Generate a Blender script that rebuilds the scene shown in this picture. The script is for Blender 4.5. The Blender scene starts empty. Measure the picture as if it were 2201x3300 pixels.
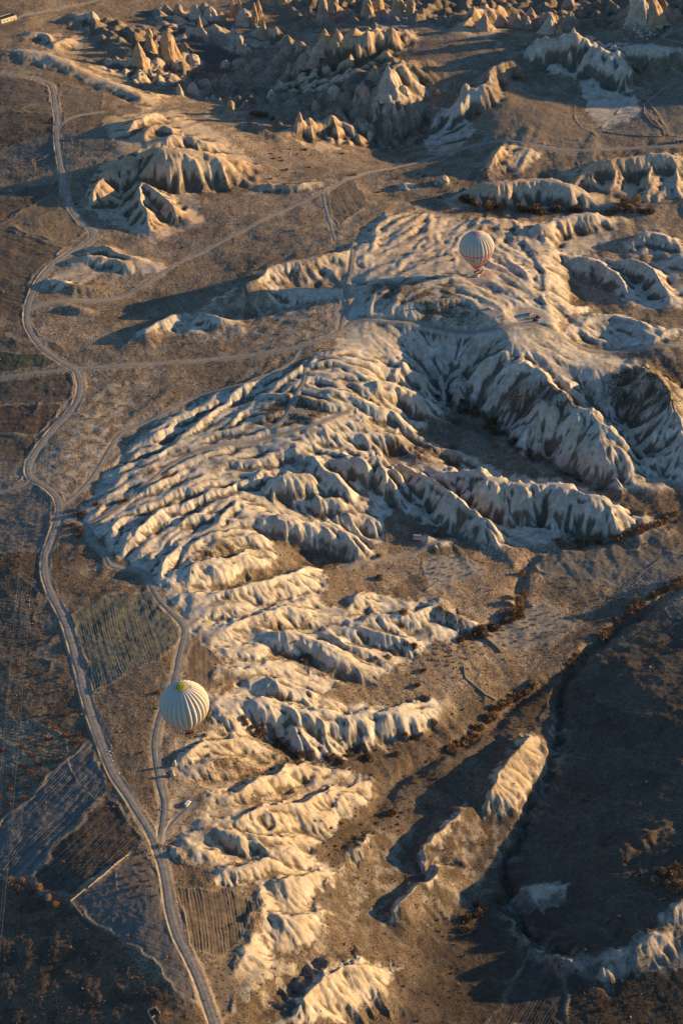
import bpy, bmesh, math, random, time
import numpy as np
from mathutils import Vector, Matrix
T0 = time.time()
C = bpy.context.scene.collection
R_ = math.radians
QUALITY = 1.3                     # ground mesh density

# ------------------------------------------------------------------ camera, sky, sun, exposure
CAM_H, PITCH, FPX = 800.0, R_(36.0), 4574.0
cam = bpy.data.cameras.new('camera')
camo = bpy.data.objects.new('camera', cam); C.objects.link(camo)
cam.sensor_fit = 'VERTICAL'; cam.sensor_height = 36.0; cam.sensor_width = 24.0
cam.lens = FPX / 2351.0 * 36.0
cam.clip_start = 5.0; cam.clip_end = 60000.0
camo.location = (0, 0, CAM_H)
camo.rotation_euler = (math.pi/2 - PITCH, 0, 0)
bpy.context.scene.camera = camo

SUN_EL, SUN_AZ = R_(8.0), math.atan2(0.30, 1.0)     # azimuth measured from +X towards +Y
to_sun = Vector((math.cos(SUN_EL)*math.cos(SUN_AZ), math.cos(SUN_EL)*math.sin(SUN_AZ), math.sin(SUN_EL)))
sl = bpy.data.lights.new('sun', 'SUN'); slo = bpy.data.objects.new('sun', sl); C.objects.link(slo)
sl.energy = 5.0; sl.angle = R_(0.5); sl.color = (1.0, 0.65, 0.29)
slo.rotation_euler = to_sun.to_track_quat('Z', 'Y').to_euler()
world = bpy.data.worlds.new('World'); bpy.context.scene.world = world
world.use_nodes = True
wn = world.node_tree.nodes; wl = world.node_tree.links
wn.clear()
sky = wn.new('ShaderNodeTexSky'); sky.sky_type = 'NISHITA'; sky.sun_disc = False
sky.sun_elevation = SUN_EL; sky.sun_rotation = math.pi/2 - SUN_AZ; sky.altitude = 1000; sky.ozone_density = 3.2; sky.dust_density = 0.6
bg = wn.new('ShaderNodeBackground'); bg.inputs[1].default_value = 0.115
wo = wn.new('ShaderNodeOutputWorld')
wl.new(sky.outputs[0], bg.inputs[0]); wl.new(bg.outputs[0], wo.inputs[0])
vs = bpy.context.scene.view_settings
vs.view_transform = 'Standard'; vs.look = 'None'; vs.gamma = 1.0; vs.use_curve_mapping = False
vs.exposure = 1.1
bpy.context.scene.cycles.max_bounces = 4
bpy.context.scene.cycles.diffuse_bounces = 2

# ------------------------------------------------------------------ photo pixel (1568 wide) -> place on the ground
CP, SP = math.cos(PITCH), math.sin(PITCH)
def ray(px, py):
    r = (np.asarray(px, float)-784.0)/FPX; d = (np.asarray(py, float)-1175.5)/FPX
    return r, CP - d*SP, -SP - d*CP            # x, y, z
def at_z(px, py, z=0.0):
    x, y, dz = ray(px, py); t = (z - CAM_H)/dz
    return x*t, y*t
def parse(s):
    r = [[float(v) for v in p.split(',')] for p in s.split()]; k = max(map(len, r))
    return np.array([q+[1.0]*(k-len(q)) for q in r])

# ------------------------------------------------------------------ broad relief: thin plate spline through known heights
BASE = parse('''-300,200,-6 -200,900,-6 -200,1500,-8 -200,2200,-14 60,180,0 60,400,0 140,430,0 40,650,-1 60,820,0 170,850,0 60,1000,0 70,1100,0 140,1170,0 100,1350,0 180,1550,0
30,1600,-2 250,1700,0 120,1850,-2 320,1850,0 60,2100,-6 380,2050,-1 250,2250,-5 60,2330,-10 470,2280,-3 250,1280,0 320,1320,-1 400,1420,-2 350,1600,0
220,280,2 330,330,7 430,330,2 280,370,5 300,480,-9 400,540,-9 300,620,-4 220,760,-1 450,780,-2 350,860,-1 500,820,-2 350,700,-6 600,730,-3
700,830,-3 800,740,-3 950,740,-4 1100,750,-4 1240,720,-6 1100,580,-6 850,540,-6 700,640,-2 500,500,-10 600,400,-14 800,420,-15 1000,400,-18 1200,470,-21 1100,480,-20 900,450,-17 1400,470,-23
1568,490,-24 1400,680,-26 1568,720,-26 1450,560,-22 1330,640,-23 1310,690,-24 1350,790,-20 1480,800,-18 1568,800,-18 1250,640,-7 1150,660,-5
1100,930,-37 1040,870,-30 1180,1020,-42 1400,1090,-45 1540,1100,-46 1500,1210,-47 1250,1240,-47 1000,1200,-38 900,1140,-30 1130,1290,-47 870,1290,-40 650,1225,-22 720,1280,-32 450,1150,-5 250,1150,-1 300,1000,-2 600,1050,-9 500,950,-5
700,950,-6 800,1000,-13 950,985,-26 850,860,-8 1150,830,-12 1300,850,-16 1450,960,-34 700,1100,-14 560,1230,-14 420,1230,-5
1000,1400,-42 760,1350,-30 900,1340,-40 560,1340,-13 1190,1370,-49 1110,1460,-46 1290,1560,-53 1000,1550,-42 850,1560,-36 700,1560,-24 560,1500,-12 480,1480,-4 430,1580,-2 500,1640,-6 620,1730,-22 740,1750,-30 900,1720,-42 880,1830,-44 1050,1780,-46 1290,1680,-56
1250,1850,-58 1160,1960,-59 1180,2080,-59 1000,2200,-54 860,1900,-43 720,1990,-28 450,1800,-5 420,1950,-4 600,1830,-18 600,2100,-14 540,2000,-9 560,2230,-12 800,2130,-36 640,2340,-22 950,2340,-50 1200,2340,-56 800,2340,-40
1400,1800,-48 1568,1800,-42 1568,1520,-44 1450,1650,-44 1568,2060,-43 1400,2050,-48 1420,2270,-53 1568,2250,-51 1568,1380,-47 1400,1400,-51 1568,1250,-47 1750,1250,-46 1750,1450,-40
1760,1650,-35 1800,1850,-32 1950,1750,-30 1850,2050,-40 1850,2250,-49 2300,1800,-30 2300,2200,-34 2600,1400,-40 1750,700,-26 1750,1000,-42 2200,800,-26 2200,300,-10
100,60,-6 450,175,-36 560,180,-36 620,190,-33 300,70,-16 500,70,-27 700,50,-28 900,20,-26 700,260,-19 620,300,-16 900,240,-12 980,150,-3 900,290,-29 1000,285,-28 1150,230,-14 1120,300,-17 1300,250,-18 1400,210,-18 1230,200,-16
1300,120,-3 1500,110,-2 1500,285,-17 1568,60,-14 1250,60,-22 1100,100,-1 1400,45,-26 1000,30,-25 1568,200,-15 780,110,-8 850,150,-6 250,140,-12 380,130,-24 0,40,0
-400,-200,0 300,-250,-15 800,-300,-20 1300,-300,-15 2000,-200,-5 -500,2500,-30 400,2600,-14 1000,2700,-52 1700,2600,-40 -800,1200,-20 3200,1500,-20 3000,-100,0''')
bx, by = at_z(BASE[:,0], BASE[:,1], BASE[:,2])
def tps_fit(x, y, z, lam=0.02):
    S = 500.0
    n = len(x); d2 = ((x[:,None]-x)**2 + (y[:,None]-y)**2)/S/S
    K = 0.5*d2*np.log(d2+1e-12) + lam*np.eye(n)*0.01
    A = np.zeros((n+3, n+3)); A[:n,:n] = K
    Pm = np.stack([np.ones(n), x/S, y/S], 1); A[:n,n:] = Pm; A[n:,:n] = Pm.T
    w = np.linalg.solve(A, np.concatenate([z, np.zeros(3)]))
    def f(X, Y):
        X = np.asarray(X, float); Y = np.asarray(Y, float); sh = X.shape
        X = X.ravel(); Y = Y.ravel(); out = np.empty_like(X)
        for i in range(0, len(X), 40000):
            a, b = X[i:i+40000], Y[i:i+40000]
            q = ((a[:,None]-x)**2 + (b[:,None]-y)**2)/S/S
            out[i:i+40000] = (0.5*q*np.log(q+1e-12))@w[:n] + w[n] + w[n+1]*a/S + w[n+2]*b/S
        return out.reshape(sh)
    return f
base_raw = tps_fit(bx, by, BASE[:,2])
def base_at(X, Y): return np.clip(base_raw(X, Y), -62, 60)
def on_base(px, py, h=0.0):
    """world points of photo pixels lying h metres above the broad relief"""
    z = np.full(np.shape(px), -15.0)
    for _ in range(7):
        x, y = at_z(px, py, z); z = 0.4*z + 0.6*(base_at(x, y) + h)
    x, y = at_z(px, py, z)
    return x, y

# ------------------------------------------------------------------ the ground grid: finer near, coarser far and outside
Yn, Yf = 590.0, 2260.0
NR = int(1180*QUALITY)
dep_n, dep_f = math.atan2(CAM_H, Yn), math.atan2(CAM_H+25, Yf)
tt = np.tan(np.linspace(dep_n, dep_f, NR) - PITCH)
ys = CAM_H/np.tan(PITCH + np.arctan(tt))
ys = ys*(1 + 0.0*ys)
ys = np.concatenate([[-3000, -1500, -500, 0, 250, 420, 500, 545, 570], ys, ys[-1]+np.array([15, 50, 120, 250, 500, 1000, 2200, 5000, 12000, 25000])])
NCI = int(760*QUALITY)
ui = np.linspace(-1.06, 1.10, NCI)
uo = np.array([.012,.03,.06,.1,.15,.2,.26,.32,.38,.45,.52,.6,.7,.85,1.0,1.3,1.7,2.2,3,4.5,7,12,25])
us = np.concatenate([-1.06-uo[::-1], ui, 1.10+uo])
halfw = (np.clip(ys, 400, 1e9)*CP + (CAM_H+20)*SP) * (784.0/FPX)
GX = (us[None,:]*halfw[:,None]).astype(np.float32)
GY = np.repeat(ys[:,None], len(us), 1).astype(np.float32)
NRW, NCL = GX.shape
def window(x0, x1, y0, y1):
    r0 = max(0, np.searchsorted(ys, y0)-1); r1 = min(NRW, np.searchsorted(ys, y1)+1)
    if r1 <= r0: return None
    ha, hb = halfw[r0], halfw[min(r1, NRW)-1]
    lo = min(x0/ha, x0/hb); hi = max(x1/ha, x1/hb)
    c0 = max(0, np.searchsorted(us, lo)-1); c1 = min(NCL, np.searchsorted(us, hi)+1)
    if c1 <= c0: return None
    return slice(r0, r1), slice(c0, c1)

# value / gradient noise on arrays
def _h(ix, iy, seed):
    n = (ix.astype(np.int64)*374761393 + iy.astype(np.int64)*668265263 + seed*982451653) & 0xffffffff
    n = ((n ^ (n >> 13))*1274126177) & 0xffffffff
    return (n ^ (n >> 16)) & 0xffff
def gnoise(x, y, seed=0):
    x = np.asarray(x, np.float64); y = np.asarray(y, np.float64)
    ix = np.floor(x); iy = np.floor(y); fx = (x-ix); fy = (y-iy)
    u = fx*fx*fx*(fx*(fx*6-15)+10); v = fy*fy*fy*(fy*(fy*6-15)+10)
    r = 0
    g = []
    for a in (0, 1):
        for b in (0, 1):
            h = _h(ix+a, iy+b, seed)*(2*math.pi/65536)
            g.append(np.cos(h)*(fx-a) + np.sin(h)*(fy-b))
    return ((g[0]*(1-u)+g[2]*u)*(1-v) + (g[1]*(1-u)+g[3]*u)*v)*1.5
def fbm(x, y, oct=3, seed=0, gain=.5):
    s = 0; a = 1
    for o in range(oct):
        s = s + a*gnoise(x*2**o, y*2**o, seed+o*17); a *= gain
    return s
def smooth(a, b, x):
    t = np.clip((x-a)/(b-a), 0, 1); return t*t*(3-2*t)

# coarse base then interpolate on the grid
st = 8
ri = np.unique(np.concatenate([np.arange(0, 12), np.arange(0, NRW, st), np.arange(NRW-12, NRW)]))
ci = np.unique(np.concatenate([np.arange(0, 26), np.arange(0, NCL, st), np.arange(NCL-26, NCL)]))
cb = base_at(GX[np.ix_(ri, ci)], GY[np.ix_(ri, ci)])
tmp = np.stack([np.interp(np.arange(NCL), ci, row) for row in cb])
k = np.clip(np.searchsorted(ri, np.arange(NRW), 'right')-1, 0, len(ri)-2)
f = ((np.arange(NRW)-ri[k])/(ri[k+1]-ri[k]))[:,None]
ZB = (tmp[k]*(1-f) + tmp[k+1]*f)
fade = smooth(2600, 4000, GY)*1.0
ZB = ZB*(1-fade) + (-10)*fade
# warped coordinates give every traced form an irregular edge
WX = GX + 2.2*fbm(GX/17, GY/17, 2, 3) + .8*gnoise(GX/5, GY/5, 9)
WY = GY + 2.6*fbm(GX/17, GY/17, 2, 4) + .9*gnoise(GX/5, GY/5, 11)
RID = np.zeros_like(ZB); CARVE = np.zeros_like(ZB)

def poly_field(X, Y, pts):
    """distance, arc length and side for each grid point"""
    best = np.full(X.shape, 1e18); S = np.zeros(X.shape); side = np.zeros(X.shape)
    L = 0.0
    for i in range(len(pts)-1):
        ax, ay = pts[i]; bx_, by_ = pts[i+1]; dx, dy = bx_-ax, by_-ay
        ll = math.hypot(dx, dy) + 1e-9
        t = np.clip(((X-ax)*dx + (Y-ay)*dy)/ll/ll, 0, 1)
        ex = X-(ax+t*dx); ey = Y-(ay+t*dy); d2 = ex*ex+ey*ey
        m = d2 < best
        best = np.where(m, d2, best); S = np.where(m, L+t*ll, S)
        side = np.where(m, dx*(Y-ay)-dy*(X-ax), side)
        L += ll
    return np.sqrt(best), S, side, L
def smooth_line(pts, n=3):
    for _ in range(n-1):
        q = [pts[0]]
        for a, b in zip(pts[:-1], pts[1:]): q += [a*.75+b*.25, a*.25+b*.75]
        q.append(pts[-1]); pts = np.array(q)
    return pts
def rng1(s, seed): return gnoise(s, np.full(np.shape(s), seed*3.7+.5), seed)

def ridge(txt, h, wl, wr, prof='r', fl=.25, lam=7.0, seed=1, tip=0.25):
    """crest traced in the photo; wl / wr = reach (m) left / right of the direction of travel"""
    p = parse(txt); hh = p[:,2] if p.shape[1] > 2 else np.full(len(p), 1.0)
    hh = hh*h
    x, y = on_base(p[:,0], p[:,1], hh)
    q = smooth_line(np.stack([x, y, hh], 1), 2)
    W = max(wl, wr)*1.5
    w = window(q[:,0].min()-W-6, q[:,0].max()+W+6, q[:,1].min()-W-6, q[:,1].max()+W+6)
    if w is None: return
    X, Y = WX[w], WY[w]
    d, s, side, L = poly_field(X, Y, q[:,:2])
    sl_ = np.concatenate([[0], np.cumsum(np.hypot(*np.diff(q[:,:2], axis=0).T))])
    hs = np.interp(s, sl_, q[:,2])
    e = np.minimum(s, L-s)/(tip*L+1e-6)
    hs = hs*(0.45+0.55*smooth(0, 1, e)) if tip else hs
    n = rng1(s/lam + .05*d*0, seed) + .5*rng1(s/lam*2.3, seed+7)
    ww = np.where(side > 0, wl, wr)
    big = 1 + .22*rng1(s/(lam*4), seed+3)
    t = d/(ww*big)
    t = t*(1 - .5*fl*(n)*np.clip(t*1.4, 0, 1.2))
    t = np.clip(t, 0, 1)
    if prof == 'r': f = .55*(1-t*t)**1.6+.45*(1-t)**1.35
    elif prof == 's': f = (1-t)**1.15*(1-.0*t)
    elif prof == 'c': f = 1-smooth(.22, .95, t)
    elif prof == 'm': f = np.sqrt(np.clip(1-t*t, 0, 1))
    v = hs*f
    k = 0.8
    a = RID[w]; mx = np.maximum(a, v)
    RID[w] = mx + np.where(np.minimum(a, v) > .2, k*np.exp(-np.abs(a-v)/k)*.35, 0)
def carve(txt, depth, wd, pw=2.0):
    p = parse(txt); x, y = on_base(p[:,0], p[:,1], 0)
    q = smooth_line(np.stack([x, y], 1), 3); W = wd*2.5
    w = window(q[:,0].min()-W, q[:,0].max()+W, q[:,1].min()-W, q[:,1].max()+W)
    if w is None: return
    d, s, side, L = poly_field(WX[w], WY[w], q)
    e = smooth(0, .15*L, np.minimum(s, L-s))
    CARVE[w] = np.maximum(CARVE[w], depth*np.exp(-(d/wd)**pw)*(.3+.7*e))

def blur(a, rx, ry):
    def b1(m, r, ax):
        m = np.moveaxis(m, ax, 0); c = np.cumsum(np.concatenate([np.repeat(m[:1], r+1, 0), m, np.repeat(m[-1:], r, 0)]), 0)
        o = (c[2*r+1:]-c[:-2*r-1])/(2*r+1); return np.moveaxis(o, 0, ax)
    for _ in range(2): a = b1(b1(a, ry, 0), rx, 1)
    return a
# ---- traced ridges, plus an unseen one added beyond the top right for its shadow (photo x, y [, relative height])
def RR(block):
    for i, ln in enumerate(block.strip().splitlines()):
        if not ln.strip() or ln[0] == '#': continue
        a, pts = ln.split('|'); a = a.split()
        ridge(pts, float(a[0]), float(a[1]), float(a[2]), a[3], float(a[4]), float(a[5]), seed=i*5+3)
# columns: height, reach left(far side when traced left to right), reach right(near side), profile, fluting, flute spacing
RR('''
20 28 26 c .45 8 | 300,358,.8 360,346 420,350 500,356,.9 575,378,.5
13 16 24 c .5 6 | 430,350,.6 500,352 545,362 605,384,.4
14 16 16 s .35 9 | 322,400 318,430 330,470 347,512,.6
13 16 16 s .35 9 | 325,402 360,435 400,465 428,488,.6
9 22 14 s .3 7 | 265,365,.8 240,400 215,440 205,470,.5
10 18 12 s .4 6 | 285,285 330,268 365,252 395,262,.6
8 14 12 s .4 5 | 330,300 365,280 410,300 440,308,.5
7 16 12 r .3 7 | 360,318 420,308 470,322 505,325,.6
5 40 18 r .4 9 | 0,108 60,118 115,128 160,148 215,172
6 30 18 r .5 8 | 215,172 250,186 300,205 340,222 385,210,.5
6 14 12 s .4 7 | 55,75 80,70 110,78 120,95
6 14 12 s .4 7 | 118,110 130,95 150,88 170,82,.5
7 14 12 s .3 7 | 160,42 190,25 215,38 230,50,.6
5 14 10 s .3 7 | 235,130 280,135 300,150
6 12 12 s .3 8 | 200,570 230,560 270,575 310,590 350,600,.7
5 10 14 r .5 6 | 165,600,.7 200,585 240,590 290,600 340,606,.6
5 10 12 r .5 6 | 95,645,.7 120,635 150,650 200,655 245,650,.5
4 10 10 r .3 6 | 150,700 190,705 205,715,.6
17 14 26 s .3 9 | 470,700,.4 515,664,.75 585,648 625,602 700,592,.9 784,574,.6 830,556,.4
8 12 18 r .3 9 | 300,778,.5 340,752 370,732 405,717 430,722,.6
# spurs running down the faces
19 9 9 s .2 9 | 1094,1071,.9 1080,1120,.6 1062,1165,.15
17 9 9 s .2 9 | 1219,1116,.9 1213,1160,.55 1208,1200,.12
18 9 9 s .2 9 | 1264,1106,.95 1270,1150,.6 1278,1210,.12
17 9 9 s .2 9 | 1309,1121,.9 1324,1165,.55 1338,1212,.12
14 8 8 s .2 9 | 1374,1146,.9 1394,1182,.5 1418,1215,.12
16 8 8 s .2 9 | 1170,1108,.9 1155,1150,.55 1150,1190,.12
20 11 11 s .2 9 | 1184,853,.7 1165,905,.55 1148,950,.15
22 11 11 s .2 9 | 1245,866,.85 1222,920,.55 1185,965,.15
22 11 11 s .2 9 | 1334,943,.9 1300,988,.6 1262,1028,.15
21 10 10 s .2 9 | 1374,978,.9 1350,1016,.55 1322,1050,.15
16 9 9 s .2 9 | 1429,1033,.8 1408,1056,.45 1385,1075,.12
14 10 10 s .2 9 | 1080,842,.8 1095,875,.5 1088,905,.15
16 10 10 s .2 9 | 1490,850,.9 1440,885,.6 1395,925,.2
18 10 10 s .2 9 | 1529,891,.9 1490,940,.6 1455,985,.2
18 10 10 s .2 9 | 1552,950,.9 1525,1000,.6 1500,1045,.2
12 8 8 s .2 9 | 1008,1106,.9 995,1140,.5 985,1165,.15
12 8 8 s .2 9 | 1063,1148,.9 1050,1180,.5 1045,1205,.15
11 7 7 s .2 9 | 884,1056,.9 875,1090,.55 868,1120,.15
11 7 7 s .2 9 | 830,1046,.9 815,1085,.55 812,1125,.15
9 7 7 s .2 9 | 760,1082,.9 750,1110,.5 748,1135,.15
13 8 8 s .2 9 | 1094,426,.9 1074,450,.6 1052,468,.15
13 8 8 s .2 9 | 1140,421,.9 1132,450,.55 1128,472,.15
13 8 8 s .2 9 | 1184,419,.9 1196,450,.55 1202,474,.15
13 8 8 s .2 9 | 1259,414,.9 1276,445,.55 1290,468,.15
14 9 9 s .2 9 | 1350,374,.9 1330,405,.55 1308,435,.15
14 9 9 s .2 9 | 1420,364,.9 1410,402,.55 1398,445,.15
14 9 9 s .2 9 | 1500,354,.9 1492,400,.55 1480,452,.15
13 9 9 s .2 9 | 1552,356,.9 1552,400,.55 1560,450,.15
9 8 8 s .2 9 | 1424,634,.9 1432,660,.5 1445,690,.15
9 8 8 s .2 9 | 1340,592,.9 1345,622,.5 1360,650,.15
9 8 8 s .2 9 | 1494,609,.9 1480,640,.5 1478,665,.15
11 8 8 s .2 9 | 640,1614,.9 625,1650,.5 618,1685,.15
11 8 8 s .2 9 | 720,1634,.9 745,1680,.5 770,1705,.15
10 8 8 s .2 9 | 894,1635,.9 890,1665,.5 880,1690,.15
9 7 7 s .2 9 | 960,1622,.9 968,1645,.5 965,1665,.15
9 7 7 s .2 9 | 710,1463,.9 720,1495,.5 735,1515,.15
8 7 7 s .2 9 | 640,1450,.9 640,1475,.5 650,1500,.15
9 7 7 s .2 9 | 600,1790,.8 640,1800,.5 660,1825,.15
45 60 60 r .3 14 | 1640,-75,.6 1700,-30 1760,10 1850,50 1950,90
9 10 16 s .3 9 | 440,745,.5 465,718 500,722 540,735,.5
6 12 14 r .3 9 | 560,690,.4 620,668 700,662 784,664 830,662,.6
5 12 10 r .35 6 | 590,415 640,425 700,420 720,415
14 20 22 c .4 9 | 1044,455,.5 1094,424 1184,417 1259,412 1334,432 1390,455,.5
15 24 24 r .4 10 | 1310,388,.5 1350,372 1420,362 1500,352 1600,352
12 16 16 s .35 8 | 1110,385,.6 1140,350 1152,333,.9 1165,330,.6
11 16 18 c .35 7 | 1200,540,.6 1230,525 1274,502 1324,492 1384,487 1418,497,.5
8 14 14 r .3 8 | 1105,505 1150,500 1200,505
10 16 16 r .35 9 | 1290,580,.6 1340,590 1384,602 1424,632 1449,685,.5
11 14 16 r .35 9 | 1390,588,.6 1430,592 1494,607 1520,640 1548,695,.5
8 14 14 r .35 9 | 1440,545 1480,536 1509,537 1560,552
7 12 14 r .35 9 | 1540,580 1568,585 1620,600
8 14 18 r .25 9 | 1294,755,.4 1374,722 1409,722 1474,737 1540,775,.4
4 8 8 r .2 7 | 1284,714 1349,702,.7
5 8 10 r .2 7 | 1500,770 1540,755 1580,750
5 26 13 c .3 6 | 1205,530,.7 1230,560 1258,607 1268,650 1272,692 1283,752,.7
10 12 14 c .3 6 | 890,825,.6 925,836 955,853 995,878
10 13 12 c .3 6 | 830,892,.6 880,880 929,887 984,917 1020,949,.6
9 12 12 c .3 5 | 770,912,.6 854,927 910,940 930,978,.8
6 10 10 r .3 5 | 740,960 784,965 830,970 870,980
6 10 10 r .3 5 | 800,985 860,1000 930,1003 965,1016,.7
6 10 12 r .3 5 | 970,1015,.6 1010,1025 1075,1040
22 24 34 c .3 9 | 1100,838,.55 1184,851,.7 1245,864,.8 1280,914 1334,941 1374,976 1429,1031,.85 1496,1086,.35
12 14 14 r .3 7 | 1050,850,.8 1060,880 1050,915,.5
12 14 14 r .3 7 | 1130,860,.8 1150,905 1165,935,.4
14 20 20 r .2 9 | 1270,915,.7 1230,950 1195,985 1172,1012,.3
8 14 14 r .3 7 | 1290,870 1330,905 1350,925,.6
22 30 34 r .35 10 | 1400,840,.5 1450,842,.8 1490,848 1529,889 1556,950 1580,1040,.7 1600,1090,.4
14 14 14 r .3 8 | 1500,960 1530,1020 1550,1070,.4
20 18 25 c .4 8 | 1000,1052,.5 1040,1060 1094,1069 1144,1102 1219,1112 1264,1104 1309,1119 1374,1144,.9 1434,1169,.7 1505,1203,.25
15 14 16 r .25 7 | 1140,1104,.8 1160,1140,.8 1180,1170,.3
18 12 16 r .25 8 | 949,1064,.6 1008,1104 1063,1146 1124,1196,.8 1172,1251,.3
15 14 16 c .3 6 | 760,1035,.5 830,1044 884,1054 906,1084 941,1124,.4
13 10 14 r .3 6 | 700,1035,.5 760,1080,.8 800,1115 815,1150,.4
11 10 12 c .3 6 | 590,1080,.4 635,1098 690,1085 730,1110,.8 760,1130,.3
13 16 14 c .35 6 | 570,1172,.4 610,1180,.8 640,1188 685,1196 740,1205 784,1217 834,1247 862,1264,.4
7 10 9 c .35 5 | 690,1140,.7 740,1145 790,1152 850,1170,.5
6 12 9 r .3 5 | 780,1180 830,1188 880,1200,.6
5 8 8 r .2 6 | 960,1225 1000,1238 1040,1240
9 16 11 c .4 5 | 395,1330,.5 430,1310 480,1298 545,1280 612,1264,.8
7 12 10 r .3 6 | 440,1262,.6 500,1245 560,1235 600,1230 640,1250,.4
11 12 14 s .35 6 | 415,1373,.4 520,1354,.8 590,1336 665,1320 722,1294,.8 755,1320,.4
8 10 12 r .3 6 | 480,1450,.4 540,1430 580,1411 645,1400 718,1376,.5
7 10 10 r .3 6 | 450,1400,.5 520,1392 580,1380,.6
11 14 13 c .3 7 | 585,1448,.5 640,1448 710,1461 780,1498 868,1542,.4
6 10 10 r .3 6 | 540,1500,.6 580,1485 640,1505,.5
8 10 12 r .25 9 | 780,1425,.5 850,1413 950,1409 1022,1374,.6
6 8 10 r .25 8 | 800,1400,.5 830,1360 880,1365,.6
8 9 12 r .25 9 | 780,1430 850,1440 920,1460 970,1480,.3
8 9 12 r .25 9 | 760,1440 800,1480 850,1490 900,1510,.4
7 9 10 r .25 9 | 990,1380 1040,1410 1110,1440,.4
10 12 12 c .35 6 | 585,1558,.5 620,1560 670,1572 730,1602,.8 755,1610,.4
4 8 8 r .3 6 | 500,1545 560,1540 620,1530 720,1540,.5
6 9 9 r .3 6 | 590,1530,.5 640,1515 700,1535,.5
13 16 16 c .4 6 | 480,1602,.4 550,1612,.8 640,1612 720,1632 800,1648,.9 894,1633 960,1620 1012,1605,.5
10 10 12 r .25 7 | 650,1625,.9 690,1680 735,1733,.3
10 10 12 r .25 7 | 790,1650,.9 830,1690,.6 850,1700,.3
6 7 9 r .35 5 | 400,1757,.5 420,1730 460,1708 520,1698 585,1698 648,1730,.5
5 7 8 c .4 4 | 500,1650,.7 530,1640 552,1672,.8
6 9 9 r .3 5 | 440,1760,.5 500,1752 560,1740 620,1742,.6
9 12 15 r .25 7 | 475,1840,.5 550,1822 600,1788 650,1763 708,1748,.6
10 10 13 r .25 8 | 485,1890,.5 565,1866 635,1843 690,1846 750,1813 855,1790,.4
9 12 12 c .35 6 | 455,1915,.5 520,1902 600,1926 660,1935 720,1945,.5
7 9 10 r .25 7 | 710,1880,.5 760,1850 820,1810 860,1815,.4
4 7 8 r .2 7 | 398,1922,.6 440,1938 500,1976,.5
3 6 6 r .2 6 | 395,1945 430,1968,.5
8 10 9 c .35 5 | 470,2010,.4 565,1994,.8 630,1968 672,1988,.6
10 10 27 s .12 14 | 606,2024,.6 640,2014 690,2010 730,1998 780,1988,.7
9 9 30 s .12 14 | 592,2104,.6 640,2096 700,2094 768,2084,.7
5 16 10 r .3 9 | 608,1995,.7 602,2060 590,2130 562,2200 545,2262,.6
5 12 12 r .3 9 | 700,2190,.6 640,2215 590,2260 560,2330,.6
2 3 3 r .2 3 | 512,2026 520,2026
2 3 3 r .2 3 | 530,2029 536,2029
2 3 3 r .2 3 | 546,2031 553,2031
2 3 3 r .2 3 | 562,2032 568,2032
2 3 3 r .2 3 | 578,2033 584,2033
6 12 14 r .2 8 | 560,2180,.5 600,2200 640,2225,.5
16 22 26 s .45 7 | 640,2345,.6 700,2300,.9 740,2250 800,2210 860,2205,.9 905,2225,.4
9 10 14 s .4 5 | 760,2290 810,2260 880,2255,.6
21 26 14 s .35 9 | 640,165,.3 690,125,.7 740,100 800,85 870,75,.8 930,70,.4
15 34 20 s .3 9 | 1228,1668,.35 1205,1700 1165,1745 1143,1778 1123,1826,.9 1108,1875,.5
11 26 14 s .3 9 | 1108,1840,.5 1068,1853,.7 1028,1898 985,1923 966,1980,.8 1000,1990,.7
11 20 14 s .3 9 | 1000,1960,.7 1008,2000 950,2040 913,2075 880,2118,.3
7 12 9 s .3 6 | 866,1905,.5 835,1925 800,1962,.6
5 10 8 r .3 6 | 1165,2045,.6 1220,2040 1290,2030,.8
9 18 12 r .35 6 | 1240,2170,.4 1300,2200 1360,2205,.8 1430,2180 1500,2150 1568,2120
8 10 14 r .3 6 | 1600,2060 1540,2090 1490,2130,.6
6 12 10 s .3 8 | 1370,2000,.4 1420,1945 1480,1905 1530,1885
10 18 18 r .3 9 | 870,215 900,170 930,140 980,130
6 14 14 r .4 8 | 640,300 720,285 800,285 840,290
9 16 16 r .35 7 | 740,110 800,90 850,80 900,75
11 20 16 s .4 7 | 1050,60,.6 1090,35 1130,25 1180,45,.6
14 20 14 c .4 6 | 1205,110,.8 1250,90 1330,90 1370,95
13 24 14 c .4 6 | 1330,105 1390,130 1430,150 1440,185,.5
10 20 12 c .4 6 | 1400,110 1480,105 1560,118 1640,125
12 16 15 c .4 6 | 1008,255,.8 1040,235 1080,212 1120,195 1128,178,.9
9 12 10 c .4 6 | 1110,180 1140,150 1180,138 1202,145,.8
30 36 30 s .4 9 | 1410,60,.3 1460,15 1490,-10 1530,30,.6 1600,50,.4 1700,40,.4
8 10 12 s .4 6 | 560,275,.4 600,280 640,300,.4
''')
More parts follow.
